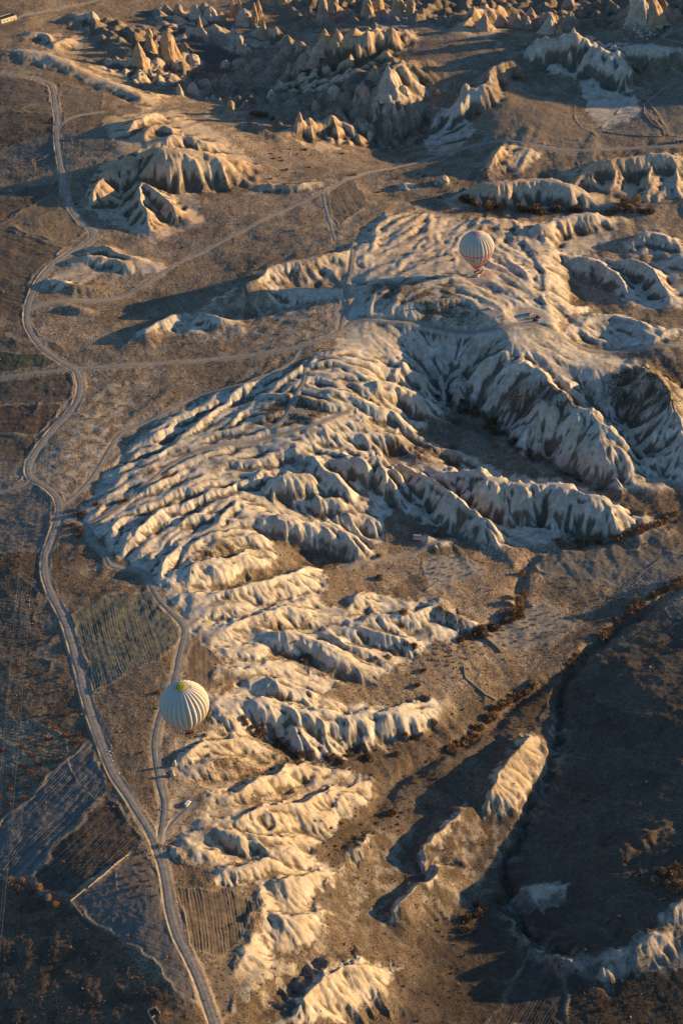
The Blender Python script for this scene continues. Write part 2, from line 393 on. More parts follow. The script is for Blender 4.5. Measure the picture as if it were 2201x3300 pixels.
# ---- gullies and stream beds
for t, d, w in (('1568,1170 1540,1195 1500,1215 1400,1240 1290,1252 1210,1275 1195,1330 1190,1380 1165,1410 1110,1450 1040,1465', 2.5, 5),
                ('1568,1345 1500,1385 1440,1420 1400,1455 1350,1490 1320,1530 1290,1560 1285,1640 1280,1720 1260,1790 1215,1850 1195,1930 1160,1960 1165,2040 1190,2100 1230,2150 1290,2190 1350,2230 1400,2270', 5.5, 3.8),
                ('1320,1530 1240,1575 1190,1600 1150,1650 1080,1690 1030,1720 960,1760 900,1800 870,1840 850,1890', 3, 5),
                ('1160,960 1120,930 1080,890 1050,860', 3, 6), ('1180,1020 1240,1050 1330,1090 1420,1110 1540,1110', 2.5, 6),
                ('545,919 465,954 390,1009 380,1034 325,1059 250,1074', 3.0, 3.5), ('700,830 640,870 565,925 520,945', 2.5, 3.5),
                ('640,1100 590,1120 525,1134 435,1179 380,1219 310,1249', 3.0, 3.5), ('560,1110 450,1140 350,1180 250,1200', 2, 3),
                ('880,820 930,880 1000,910 1050,930', 3.5, 5), ('980,960 900,960 860,940 790,890', 3, 4),
                ('520,1330 600,1325 660,1290 760,1290', 3, 5), ('470,1370 520,1340 560,1330', 2.5, 4), ('700,1450 780,1440 860,1400', 2, 5),
                ('930,1130 880,1100 820,1070 700,1040', 3, 4), ('1010,1190 960,1150 930,1100 880,1060', 3, 5),
                ('560,1640 630,1700 700,1745 800,1760', 3, 5), ('540,1770 640,1750 720,1740', 2.5, 4), ('520,1860 620,1830 700,1790 720,1765', 3, 4),
                ('500,1955 560,1970 640,1955 740,1960', 2, 4), ('740,2130 700,2080 760,2050', 1.5, 3), ('1270,700 1300,735 1350,790', 2, 4)):
    carve(t, d, w)
print('ridges', round(time.time()-T0, 1))

# ------------------------------------------------------------------ regions of the surface
def soft_poly(txt, edge=4.0, h=0.0):
    """0..1 mask on the grid of an outline traced in the photo"""
    p = parse(txt); x, y = on_base(p[:,0], p[:,1], h)
    w = window(x.min()-edge*3, x.max()+edge*3, y.min()-edge*3, y.max()+edge*3)
    out = np.zeros_like(ZB)
    if w is None: return out
    X, Y = WX[w], WY[w]; inside = np.zeros(X.shape, bool); n = len(x)
    for i in range(n):
        x0, y0, x1, y1 = x[i], y[i], x[(i+1) % n], y[(i+1) % n]
        c = ((y0 > Y) != (y1 > Y)) & (X < (x1-x0)*(Y-y0)/(y1-y0+1e-12)+x0)
        inside ^= c
    d = poly_field(X, Y, np.stack([np.append(x, x[0]), np.append(y, y[0])], 1))[0]
    d = np.where(inside, d, -d)
    out[w] = smooth(-edge, edge, d)
    return out
CH = [  # pale tuff outlines
'190,1185 200,1150 250,1062 330,985 420,932 520,888 600,862 690,828 760,792 800,760 780,700 790,640 810,600 815,560 830,520 880,488 950,478 1020,488 1080,502 1150,498 1230,505 1300,488 1410,484 1418,505 1400,545 1300,585 1278,620 1268,690 1285,750 1350,795 1430,812 1470,830 1480,900 1520,980 1568,1030 1568,1075 1480,1092 1400,1070 1250,1035 1180,1015 1140,950 1060,880 1000,950 940,990 1080,1040 1150,1080 1280,1090 1380,1130 1440,1160 1505,1200 1420,1218 1290,1222 1160,1252 1080,1235 1000,1195 900,1150 880,1210 862,1262 830,1285 740,1255 640,1215 612,1220 645,1270 560,1315 470,1352 400,1375 350,1330 300,1290 240,1240',
'400,1370 480,1340 560,1342 640,1305 720,1288 756,1320 730,1370 780,1390 840,1345 890,1365 1020,1370 1115,1435 1000,1470 960,1495 870,1548 780,1520 640,1500 540,1520 430,1450',
'480,1600 560,1560 600,1545 700,1570 760,1605 900,1615 1014,1600 1000,1640 920,1695 830,1705 735,1738 660,1700 560,1680 500,1660',
'470,1545 580,1495 650,1520 800,1545 740,1580 560,1545',
'395,1760 420,1700 500,1650 555,1640 560,1690 650,1725 760,1745 865,1790 850,1830 780,1870 720,1950 600,1960 500,1980 390,1960 390,1920 470,1850 480,1800',
'590,2000 680,1960 800,1985 760,2030 720,2070 765,2100 740,2150 660,2180 600,2150',
'560,2140 640,2180 620,2260 570,2280 540,2230', '470,2010 560,1985 640,1962 675,1990 640,2025 540,2025',
'640,2351 720,2260 800,2205 915,2220 880,2280 780,2351',
'1225,1672 1200,1690 1150,1760 1105,1870 1130,1875 1180,1860 1230,1800 1245,1740',
'1070,1850 1020,1900 965,1960 960,2010 990,1960 1040,1910', '1015,1970 950,2035 880,2120 900,2115 960,2060 1010,2020', '868,1903 800,1955 800,1990 835,1960',
'1165,2040 1220,2018 1300,2025 1290,2060 1220,2080 1175,2070', '1235,2165 1300,2195 1360,2200 1430,2175 1500,2140 1540,2080 1600,2050 1600,2200 1500,2225 1380,2240 1260,2205',
'1044,460 1094,424 1184,415 1259,410 1334,430 1390,455 1330,470 1240,475 1120,470', '1300,400 1350,370 1420,360 1500,345 1568,345 1568,450 1480,460 1400,445',
'1110,390 1145,330 1180,330 1250,345 1200,390', '1160,500 1280,540 1420,600 1568,590 1568,700 1500,700 1430,690 1380,640 1300,600', '1430,560 1480,530 1568,545 1568,580 1460,580',
'1280,760 1340,725 1410,718 1480,735 1568,760 1500,790 1380,785', '1275,715 1350,698 1350,712 1290,725',
'1200,120 1250,85 1370,85 1440,150 1445,190 1480,250 1380,290 1350,250 1330,170 1210,145', '975,310 1000,255 1060,220 1130,180 1125,210 1080,260 1085,300 1040,345 990,345',
'0,105 60,112 120,122 220,165 330,205 390,215 340,250 250,200 110,150', '50,75 130,70 200,80 180,115 120,120', '160,35 200,20 240,40 200,60',
'235,265 330,250 410,245 520,310 600,375 520,412 450,440 465,500 350,550 260,505 200,470 205,400 270,340', '320,420 440,490 350,545 300,500',
'200,560 280,575 380,600 360,620 240,620 130,665 90,650', '460,705 520,662 590,645 630,600 790,570 830,560 800,580 700,620 640,665 540,680', '300,780 345,750 410,712 470,712 540,735 460,760 380,760',
'560,655 640,660 780,655 830,665 700,690 640,700', '580,410 720,405 710,432 600,435',
'200,150 300,130 400,140 430,180 330,190', '620,200 760,110 880,70 960,80 900,120 800,180 700,210', '780,110 860,60 950,90 880,140', '1030,70 1090,30 1150,15 1190,50 1120,80', '860,230 930,160 990,200 920,260 840,280', '640,300 730,275 840,285 860,320 740,340',
'350,45 420,15 500,45 520,85 400,90', '500,95 600,60 660,90 560,120', '1200,110 1400,90 1568,100 1568,130 1420,140',
]
chalk = np.zeros_like(ZB); EDGE = fbm(WX/6, WY/8, 3, 90)
for i, t in enumerate(CH): chalk = np.maximum(chalk, smooth(.30, .70, soft_poly(t, 9.0, 4.0)*1.25-.12+.42*EDGE)*((.35+.45*smooth(-.3, .4, fbm(WX/10, WY/10, 3, 89))) if i in (13, 14) else 1))
for t, v in (('560,650 640,605 790,575 800,740 700,790 480,770 420,720 520,690', .55), ('75,1080 130,990 190,860 330,870 330,980 200,1110 150,1140', .5), ('190,545 370,600 350,640 200,640 100,670 85,640 150,590', .55), ('560,400 730,400 720,440 580,440', .5), ('700,300 860,320 830,350 720,340', .4),
             ('390,1690 480,1690 480,1860 400,1850', .45), ('860,1890 960,1900 900,2100 800,2150 780,2060', .35), ('560,2180 760,2150 740,2230 620,2300 540,2330', .55), ('1262,1640 1292,1650 1287,1740 1257,1812 1225,1862 1208,1850 1240,1790 1262,1720', .7), ('1168,2058 1190,2096 1240,2146 1300,2186 1400,2232 1392,2256 1290,2218 1215,2172 1160,2110', .7), ('1150,1950 1215,1850 1228,1858 1172,1965', .5), ('985,1890 1160,1880 1180,1960 1060,2090 940,2100 1000,2000', .35), ('700,260 960,250 940,340 700,330', .4), ('400,240 560,240 620,300 480,320', .4)):
    chalk = np.maximum(chalk, v*soft_poly(t, 10, 3)*smooth(-.25, .45, fbm(WX/7, WY/9, 3, 88)))
chalk = np.maximum(chalk, .92*smooth(1.5, 4, RID)*soft_poly('185,1185 330,950 800,560 880,470 1600,300 1600,1240 1150,1275 1130,1450 850,1575 1035,1600 1000,1705 730,1755 870,1805 720,1975 480,2035 390,1965 400,1400 240,1260', 6, 5))
# how strongly the small erosion lobes shape the ground
LOBE = .30*soft_poly(CH[0], 7, 3)
LOBE = np.maximum(LOBE, soft_poly('190,1185 330,985 520,888 690,828 800,790 880,850 900,960 780,1010 640,1090 560,1150 640,1200 450,1300 380,1340 240,1240', 10, 2))
LOBE = np.maximum(LOBE, .75*soft_poly('815,560 880,488 1020,488 1150,498 1290,560 1268,690 1285,750 1100,745 830,735', 10, 2))
for i in (1, 2, 3, 4): LOBE = np.maximum(LOBE, .55*soft_poly(CH[i], 6, 3))
for i in (16, 17, 19, 20): LOBE = np.maximum(LOBE, .7*soft_poly(CH[i], 6, 3))
for t in ('560,640 800,570 800,740 700,790 500,760', '80,1090 300,860 380,880 330,960 190,1140'): LOBE = np.maximum(LOBE, .32*soft_poly(t, 10))
ROCKY = np.zeros_like(ZB)
for t in ('560,-40 1568,-40 1568,70 1100,60 900,55 700,60', '480,185 620,195 700,235 800,205 940,262 860,330 700,330 560,255', '200,42 330,62 440,112 430,190 260,160', '345,32 520,40 520,92 400,90', '520,82 640,62 680,110 560,130', '1195,100 1400,85 1440,150 1330,165', CH[-9], CH[-8], CH[-7], '230,140 420,130 430,190 560,200 760,190 900,120 960,200 920,260 700,250 600,250 480,220 330,210'): ROCKY = np.maximum(ROCKY, soft_poly(t, 6))
print('regions', round(time.time()-T0, 1))

FLOW = parse('''250,1150,1,-.45 300,1080,1,-.6 400,1050,1,-.5 500,930,1,-.75 650,880,1,-.8 620,1040,1,-.1 600,1130,1,-.3 400,1180,1,-.35 330,1260,.6,-1 450,1280,.6,-1 640,1190,1,.2 750,1080,.7,.9 900,1080,.6,.8
760,900,1,.3 850,900,1,.5 720,980,1,.2 850,960,1,.3 900,830,.8,.6 850,620,1,-.6 900,540,1,-.7 1000,520,1,-.5 950,640,1,-.3 1100,650,1,.4 1200,600,1,.9 1200,700,1,.7 1000,780,1,.1 1150,780,1,.4 1250,820,.8,.8
1100,880,-.3,1 1300,950,.7,.8 1200,1120,.2,1 1350,1150,.3,1 1450,900,-.6,1 820,720,.3,-1 700,800,1,-.4 500,1450,1,-.3 650,1420,1,-.4 700,1480,1,.3 850,1450,1,.4 950,1420,.5,.8 650,1560,1,.3 700,1680,.5,1 850,1660,.6,.9 500,1720,1,-.5
600,1780,1,-.4 560,1880,1,-.2 700,1850,1,-.5 450,1950,1,.5 1150,440,-.2,1 1300,440,.4,1 1450,400,-.1,1 1350,520,-.2,1 1400,620,.5,1 1500,640,.4,1''')
fx_, fy_ = on_base(FLOW[:,0], FLOW[:,1])
ex_, ey_ = on_base(FLOW[:,0]+FLOW[:,2]*8, FLOW[:,1]+FLOW[:,3]*8)
fa = np.arctan2(ey_-fy_, ex_-fx_)
def flow(x, y):
    w = 1/(((fx_-x)**2+(fy_-y)**2)+400)**1.5
    return 0.5*math.atan2((w*np.sin(2*fa)).sum(), (w*np.cos(2*fa)).sum())
def grid_ij(x, y):
    i = int(np.clip(np.searchsorted(ys, y), 1, NRW-1)); j = int(np.clip(np.searchsorted(us, x/halfw[i]), 1, NCL-1))
    return i, j
LB = np.zeros_like(ZB)
rnd = random.Random(7)
def lobe(x, y, a, b, h, ang):
    w = window(x-a*1.1-3, x+a*1.1+3, y-a*1.1-3, y+a*1.1+3)
    if w is None: return
    c, s = math.cos(ang), math.sin(ang)
    X = WX[w]-x; Y = WY[w]-y
    u = X*c+Y*s; v = -X*s+Y*c
    v = v + (u/a)**2*b*rnd.uniform(-.5, .5)
    q = (u/a)**2 + (v/b)**2
    LB[w] = np.maximum(LB[w], h*(1-.72*q-.28*np.sqrt(q)))
nl = 0
y = 640.0
while y < 2150:
    hw = (y*CP+CAM_H*SP)*784/FPX*1.06
    x = -hw
    stepx, stepy = 9.5, 10.0
    while x < hw:
        X, Y = x+rnd.uniform(-4, 4), y+rnd.uniform(-4, 4)
        i, j = grid_ij(X, Y)
        m = LOBE[i, j]
        if m > .04:
            k = rnd.uniform(.65, 1.5)*(1+.2*(Y > 1500))
            lobe(X, Y, 30*k*rnd.uniform(.6, 1.7), 5.4*k, 4.3*k*rnd.uniform(.5, 1.2)*(.35+.65*m), flow(X, Y)+rnd.gauss(0, .2)); nl += 1
        elif ROCKY[i, j] > .4 and rnd.random() < .75:
            k = rnd.uniform(.6, 1.5)*(1.25 if y > 1900 else 1)
            lobe(X, Y, 7*k, 5.5*k, 6*k*rnd.uniform(.5, 1.3), rnd.uniform(0, 3)); nl += 1
        x += stepx
    y += stepy
print('lobes', nl, round(time.time()-T0, 1))
n1 = fbm(GX/60, GY/60, 3, 21); n2 = fbm(GX/14, GY/14, 3, 31); n3 = fbm(GX/3.2, GY/3.2, 2, 41)
n2 = n2*(1-.45*chalk)
LBS = blur(LB, 1, 1)*np.clip(LOBE+ROCKY, .3, 1)*(1-.8*smooth(1.5, 6, RID)*(1-ROCKY))
Z = ZB + blur(RID, 1, 1) + LBS - CARVE + 0.9*n1 + .30*n2 + (.10-.05*chalk)*n3
far = smooth(2400, 4200, np.hypot(GX, GY-900)); Z = Z*(1-far) + far*(-10)

# gullies that run down the slopes: stripes laid along the local fall line, octave by octave
dhw = np.gradient(halfw, ys)
def slope(A):
    zx = np.gradient(A, us, axis=1)/halfw[:,None]; zy = np.gradient(A, ys, axis=0)-zx*us[None,:]*dhw[:,None]; return zx, zy
def erode(A, lam, amp, mask, seed, soft=3):
    zx, zy = slope(blur(A, soft, soft)); g = np.hypot(zx, zy)+1e-6; sx, sy = -zy/g, zx/g
    px, py = GX/lam, GY/lam; ix, iy = np.floor(px), np.floor(py); cs = np.zeros_like(A); sn = np.zeros_like(A); ws = np.full(A.shape, 1e-6)
    for a in (-1, 0, 1, 2):
        for b in (-1, 0, 1, 2):
            h = _h(ix+a, iy+b, seed); h2 = _h(ix+a, iy+b, seed+9)
            dx = px-(ix+a-.5+h/65536.); dy = py-(iy+b-.5+h2/65536.)
            w = np.exp(-2.2*(dx*dx+dy*dy)); ph = (dx*sx+dy*sy)*2*math.pi*1.05
            cs += w*np.cos(ph); sn += w*np.sin(ph); ws += w
    mag = np.sqrt(cs*cs+sn*sn)/ws; c = cs/ws/np.maximum(mag, .45)
    return A + amp*mask*smooth(.10, .6, g)*(np.minimum(c, .35)-.35)
em = .22+.25*chalk
for t, v in (('850,820 1400,790 1568,850 1568,1090 1500,1230 1160,1260 900,1180 760,1040 900,980', 1.0), ('1040,340 1568,320 1568,700 1290,700 1250,560 1040,500', .6), ('190,240 600,240 600,440 420,500 350,540 190,500', .8), ('0,90 400,200 400,240 200,200 0,130', .7), ('560,0 1568,0 1568,330 960,350 640,320 480,230', .9), ('590,1160 860,1200 860,1280 600,1220', .9), ('480,1600 1010,1600 1010,1740 700,1740', .7)):
    em = np.maximum(em, v*soft_poly(t, 14))
em = em*(1-.7*soft_poly('540,1980 800,1970 800,2200 540,2290', 10))*(1-.8*soft_poly('880,1640 1300,1640 1300,2130 860,2130', 10))
Z = erode(Z, 27, 3.4, em, 101, 6); Z = erode(Z, 12, 1.2, em, 102, 3); Z = erode(Z, 5.5, .42, np.maximum(em, .8*chalk), 103, 2); Z = erode(Z, 2.9, .10, np.maximum(em, chalk), 104, 1)
print('eroded', round(time.time()-T0, 1))
def sample(A, x, y):
    x = np.asarray(x, float); y = np.asarray(y, float)
    i = np.clip(np.searchsorted(ys, y)-1, 0, NRW-2); fy = np.clip((y-ys[i])/(ys[i+1]-ys[i]), 0, 1)
    u0 = x/(halfw[i]*(1-fy)+halfw[i+1]*fy)
    j = np.clip(np.searchsorted(us, u0)-1, 0, NCL-2); fu = np.clip((u0-us[j])/(us[j+1]-us[j]), 0, 1)
    return (A[i,j]*(1-fu)+A[i,j+1]*fu)*(1-fy) + (A[i+1,j]*(1-fu)+A[i+1,j+1]*fu)*fy
def on_ground(px, py, h=0.0):
    px = np.atleast_1d(np.asarray(px, float)); py = np.atleast_1d(np.asarray(py, float))
    lo = np.full(px.shape, 45.0); z = lo.copy()
    done = np.zeros(px.shape, bool); zz = 45.0
    while zz > -75 and not done.all():          # march down the sight line to the first hit
        x, y = at_z(px, py, zz); hit = (sample(Z, x, y)+h >= zz) & ~done
        z[hit] = zz; done |= hit; zz -= .4
    x, y = at_z(px, py, z)
    return x, y, z

APRON = np.zeros_like(ZB)
ROCKS = [ # base x, base y, height px, width px, shape, colour, label
 (320, 153, 54, 36, 'spire', 't', 'leaning sunlit tan rock spire, the front one of three in the dark hollow'), (345, 117, 52, 22, 'neck', 't', 'rock spire with a narrow neck and pointed cap behind the front spire'), (386, 139, 64, 36, 'pillar', 't', 'broad tall tan rock tower, rightmost of three in the dark hollow'),
 (399, 130, 46, 26, 'cone', 't', 'sunlit buttress cone leaning on the right side of the tall rock tower'), (459, 68, 32, 14, 'spire', 't', 'thin rock spire on the slope below the upper loop track'), (552, 117, 36, 21, 'pillar', 'p', 'rounded split rock pillar standing alone in the shadowed hollow'),
 (530, 264, 34, 21, 'pillar', 't', 'squat sunlit rock pillar on the tan field below the hollow'), (722, 254, 20, 15, 'neck', 't', 'small capped rock pillar on the brown slope right of the pillar field'), (688, 274, 18, 12, 'spire', 't', 'small pointed rock spire on the brown slope above the fork of gullies'),
 (517, 194, 26, 30, 'cone', 'k', 'pointed pink rock cone on the rim of the dark hollow'), (443, 218, 28, 25, 'dome', 'p', 'split pale rock dome on the rim beside the pointed cone'), (412, 221, 28, 21, 'spire', 'p', 'pale rock tooth left of the split dome'),
 (470, 199, 17, 26, 'boulder', 'k', 'rounded pink boulder between the split dome and the pointed cone'), (494, 196, 14, 20, 'boulder', 'k', 'low pink boulder touching the pointed cone'), (505, 237, 14, 14, 'cone', 'p', 'little pale rock cone below the rim, right of two'), (475, 232, 9, 12, 'cone', 'p', 'tiny pale rock cone below the rim, left of two'), (490, 228, 10, 11, 'dome', 'p', 'tiny rock knob between the two pale cones'),
 (550, 157, 22, 26, 'boulder', 'k', 'large smooth pink boulder at the edge of the shadowed hollow'), (518, 154, 15, 20, 'boulder', 'p', 'angular grey boulder lying on the floor of the hollow'), (572, 166, 18, 22, 'dome', 'k', 'pink rock dome on the slope right of the large smooth boulder'), (590, 158, 24, 26, 'dome', 'k', 'second pink rock dome up the slope from the hollow'),
 (622, 221, 14, 15, 'dome', 'p', 'small pale twin knob in the shaded hollow'), (765, 222, 26, 26, 'dome', 'p', 'pale rock dome at the left foot of the fluted cone'), (638, 202, 14, 16, 'cone', 'p', 'pale rock tooth above the small twin knob'), (442, 147, 20, 34, 'boulder', 'p', 'long shaded boulder right of the tall rock tower'),
 (665, 170, 26, 22, 'spire', 't', 'sunlit rock fang on the pink boulder slope'), (686, 169, 12, 10, 'dome', 't', 'small sunlit rock knob beside the rock fang'), (722, 148, 22, 30, 'dome', 'k', 'broad pink rock dome high on the boulder slope'), (700, 150, 26, 32, 'dome', 'k', 'pink rock dome left of the broad one on the boulder slope'), (640, 150, 24, 26, 'dome', 'k', 'pink rock dome low on the boulder slope'), (620, 166, 18, 22, 'cone', 'k', 'pink rock cone at the bottom of the boulder slope'),
 (660, 128, 22, 30, 'dome', 'k', 'smooth pink dome near the top of the boulder slope'), (690, 118, 20, 28, 'dome', 'k', 'rounded pink dome on the crest of the boulder slope'), (745, 97, 28, 26, 'spire', 't', 'sunlit rock horn on the crest, left of two'), (773, 100, 32, 26, 'cone', 't', 'sunlit rock horn on the crest, right of two'), (735, 124, 20, 26, 'dome', 'k', 'pink dome below the two sunlit horns'),
 (535, 42, 46, 20, 'spire', 't', 'rock spire in the upper group, leftmost of three'), (551, 40, 42, 18, 'spire', 't', 'rock spire in the upper group, middle of three'), (560, 60, 38, 34, 'dome', 'p', 'broad grey rock hump in front of the upper group of spires'), (585, 62, 58, 18, 'spire', 't', 'tall thin rock spire right of the broad grey hump'), (594, 40, 42, 16, 'spire', 't', 'thin rock spire at the top edge above the tall thin spire'), (605, 92, 50, 22, 'spire', 't', 'rock spire with a crooked sunlit top right of the grey hump'),
 (535, 92, 30, 34, 'cone', 'p', 'fluted rock cone with a bright tip at the end of the white fan'), (382, 30, 18, 20, 'dome', 'k', 'rounded rock knob at the left end of the rock row by the loop track'), (410, 36, 26, 22, 'dome', 'k', 'rock knob second from left in the row by the loop track'), (450, 42, 30, 26, 'dome', 'p', 'rock dome with a cave mouth in the row by the loop track'), (484, 50, 34, 30, 'dome', 'p', 'broad smooth rock dome at the right end of the row by the loop track'), (470, 34, 26, 24, 'dome', 'k', 'rock dome behind the broad smooth one by the loop track'),
 (650, 10, 20, 26, 'dome', 't', 'sunlit rock tower at the top edge left of the dark slope'), (621, 8, 20, 26, 'dome', 't', 'rock tower at the top edge above the thin spires'), (741, 42, 44, 26, 'pillar', 'k', 'dark rock pillar in the shaded slope at the top'), (765, 36, 44, 30, 'pillar', 'k', 'dark rock pillar right of its twin in the shaded slope'),
 (843, 34, 36, 24, 'dome', 't', 'sunlit rock tooth at the top, leftmost of the toothed row'), (868, 24, 28, 26, 'dome', 't', 'sunlit rock tooth second from left in the toothed row'), (913, 37, 42, 30, 'pillar', 't', 'tall rounded rock tower in the toothed row'), (943, 39, 40, 23, 'pillar', 't', 'rightmost rock tower of the toothed row'), (806, 12, 16, 20, 'dome', 't', 'rock knob at the top edge left of the toothed row'),
 (891, 222, 68, 58, 'cone', 'p', 'large fluted sunlit rock cone in the middle of the upper slope'), (925, 216, 18, 26, 'dome', 'p', 'low rock dome at the right foot of the fluted cone'), (838, 225, 28, 22, 'dome', 'k', 'pink rock dome left of the fluted cone'), (815, 234, 18, 18, 'cone', 'k', 'small rock cone below the fluted cone'), (832, 212, 24, 22, 'spire', 'k', 'pink rock tooth behind the left side of the fluted cone'), (858, 175, 20, 26, 'cone', 't', 'sunlit rock tooth above the fluted cone'),
 (1261, 82, 46, 38, 'spire', 'p', 'pale rock spire with a broken top beside the white terrace'), (1283, 80, 24, 18, 'cone', 't', 'small sunlit cone at the right foot of the pale broken spire'), (1306, 66, 38, 28, 'dome', 'k', 'pink and tan rock tower right of the pale broken spire'), (1258, 56, 26, 32, 'dome', 'k', 'shaded pink dome behind the pale broken spire'), (1290, 58, 22, 20, 'dome', 'k', 'shaded rock behind the pink and tan tower'), (1218, 42, 24, 30, 'cone', 'k', 'pink cone at the right end of the rock cluster'), (1316, 78, 14, 17, 'cone', 'p', 'small pale cone on the terrace edge'),
 (1111, 72, 40, 44, 'cone', 'k', 'large pink rock cone at the left of the folded rock cluster'), (1150, 62, 26, 26, 'dome', 'k', 'pink rock fold in the cluster, left of two'), (1185, 60, 28, 26, 'dome', 'k', 'pink rock fold in the cluster, right of two'), (1206, 60, 22, 22, 'dome', 'k', 'rounded pink rock at the right of the folds'), (1307, 14, 16, 26, 'dome', 'k', 'dark rock at the top edge in the shaded valley'),
 (1490, 52, 66, 62, 'spire', 't', 'massive sunlit rock peak at the top right corner'), (1466, 56, 60, 50, 'pillar', 'p', 'shaded shoulder of the massive rock peak'), (1514, 50, 30, 26, 'dome', 't', 'rock knob on the right flank of the massive peak'), (1068, 216, 24, 19, 'boulder', 'p', 'pale round boulder perched on the cliff crest'), (1018, 424, 21, 24, 'dome', 'p', 'lone pale rock dome in the brown valley'), (1002, 425, 8, 12, 'dome', 'p', 'small rock at the left foot of the lone pale dome'),
 (930, 434, 9, 34, 'boulder', 'p', 'low pale outcrop in the brown valley left of the lone dome'), (402, 1757, 14, 10, 'dome', 'p', 'tan rock knob beside the narrow track, upper of two'), (397, 1783, 14, 11, 'dome', 'p', 'tan rock knob beside the narrow track, lower of two'), (1528, 1068, 18, 9, 'spire', 'p', 'slim pale rock finger at the foot of the far right ridge')]
ROCKP = []
for (px, py, hp, wp, sh, c, lb) in ROCKS:
    x, y, z = on_ground(px, py); m_ = (CAM_H-z[0])/math.sin(PITCH+math.atan((py-1175.5)/FPX))/FPX; rad = wp*m_*.5
    ROCKP.append((x[0], y[0]+rad*.5, z[0])); R2 = rad*3.2
    w = window(x[0]-R2, x[0]+R2, y[0]-R2, y[0]+R2); d = np.hypot(WX[w]-x[0], (WY[w]-y[0]-rad*.5)*1.0)/(rad*1.35)
    k = np.exp(-d*d); Z[w] += (.20*hp*m_*min(1, 14/(hp*m_)))*k*(1+.5*gnoise(GX[w]/4, GY[w]/4, 401)); APRON[w] = np.maximum(APRON[w], smooth(.15, .6, k+.25*gnoise(GX[w]/3, GY[w]/3, 402)))
# level standing places for the vehicles and huts
def level_spot(px, py, rad):
    x, y, z = on_ground(px, py); x, y = x[0], y[0]
    w = window(x-rad*2, x+rad*2, y-rad*2, y+rad*2)
    d = np.hypot(GX[w]-x, GY[w]-y); m = 1-smooth(rad*.75, rad*1.7, d)
    zc = np.average(Z[w], weights=m+1e-6); Z[w] = Z[w]*(1-m)+zc*m
for px, py, rad in ((1222, 730, 15), (1214, 722, 9), (1124, 711, 8), (431, 1847, 6), (1100, 630, 11), (956, 1233, 5), (20, 46, 22), (1556, 327, 10)): level_spot(px, py, rad)

# ------------------------------------------------------------------ roads and tracks: level a strip of ground, then lay the surface on it
ROADS = [  # name, width, label, points
 ('road', 4.6, 'main', '-40,158 0,170 65,175 108,188 122,200 128,240 134,280 131,310 135,350 145,400 150,447 165,482 190,514 212,527 217,542 200,557 150,587 110,617 80,662 62,712 64,752 95,797 135,827 163,842 178,852 187,874 185,909 165,944 125,984 85,1034 64,1074 72,1099 108,1116 137,1144 140,1179 125,1219 108,1269 103,1277 105,1327 125,1377 150,1422 165,1472 180,1527 195,1587 208,1637 220,1668 240,1723 260,1778 295,1828 330,1883 355,1928 371,1972 382,2019 390,2089 410,2154 440,2209 465,2269 492,2349 512,2400'),
 ('dirt_track', 3.4, '', '366,1950 371,1915 377,1880 380,1850 371,1813 363,1768 356,1728 358,1688 370,1640 392,1590 406,1552 415,1497 427,1457 422,1432 400,1412 370,1382 350,1347 340,1319 315,1307 275,1306 252,1297 245,1272 215,1249 200,1219 192,1205 160,1195 140,1185'),
 ('dirt_track', 2.4, '', '445,1843 433,1856 408,1878 388,1905 372,1935'),
 ('dirt_track', 3.4, '', '165,845 200,846 300,839 450,829 575,817 675,799 740,782 782,760 814,734 850,733 909,738 984,749 1044,762 1104,761 1154,750 1200,742 1240,748 1274,764 1314,788 1359,808 1409,807 1480,800 1568,792 1620,788'),
 ('dirt_track', 2.9, '', '66,715 78,705 100,697 165,689 240,691 290,680 325,657 380,622 450,587 525,547 600,507 675,472 740,444 784,418 844,395 909,382 969,369 1024,350 1084,335 1134,325 1168,323 1234,335 1308,348 1384,343 1484,338 1568,335 1620,334'),
 ('dirt_track', 2.4, '', '742,446 745,467 755,502 765,535 770,552'),
 ('dirt_track', 2.7, '', '812,560 806,612 800,640 790,670 806,700 790,720 782,758'),
 ('dirt_track', 2.6, '', '690,800 672,832 640,851 575,876 525,891 450,910 400,935 350,965 280,990 250,1034 220,1089 185,1129 155,1154 140,1165'),
 ('dirt_track', 2.1, '', '702,830 700,874 685,894 670,929 650,964 620,984'),
 ('dirt_track', 2.2, '', '800,945 784,950 725,975 650,995 575,1018 475,1024 400,1060 330,1120 250,1180 205,1205'),
 ('dirt_track', 1.9, '', '-20,1135 0,1132 55,1114 70,1100'), ('dirt_track', 2.1, '', '-20,872 0,869 100,854 163,849'),
 ('dirt_track', 1.9, '', '136,297 145,284 165,268 235,257'), ('dirt_track', 2.1, '', '-10,56 20,52 70,32 125,22 200,8 240,-5'),
  ('dirt_track', 1.9, '', '784,1302 884,1284 949,1270 1000,1242 1040,1240'),
 ('dirt_track', 1.9, '', '640,105 545,94 480,76 425,60 365,42 352,28 370,18'), ('dirt_track', 1.9, '', '1590,62 1560,65 1530,75 1515,88 1568,98 1600,103'),
]
roadmask = np.zeros_like(ZB); berm = np.zeros_like(ZB)
Zs = blur(Z, 5, 5)
road_lines = []
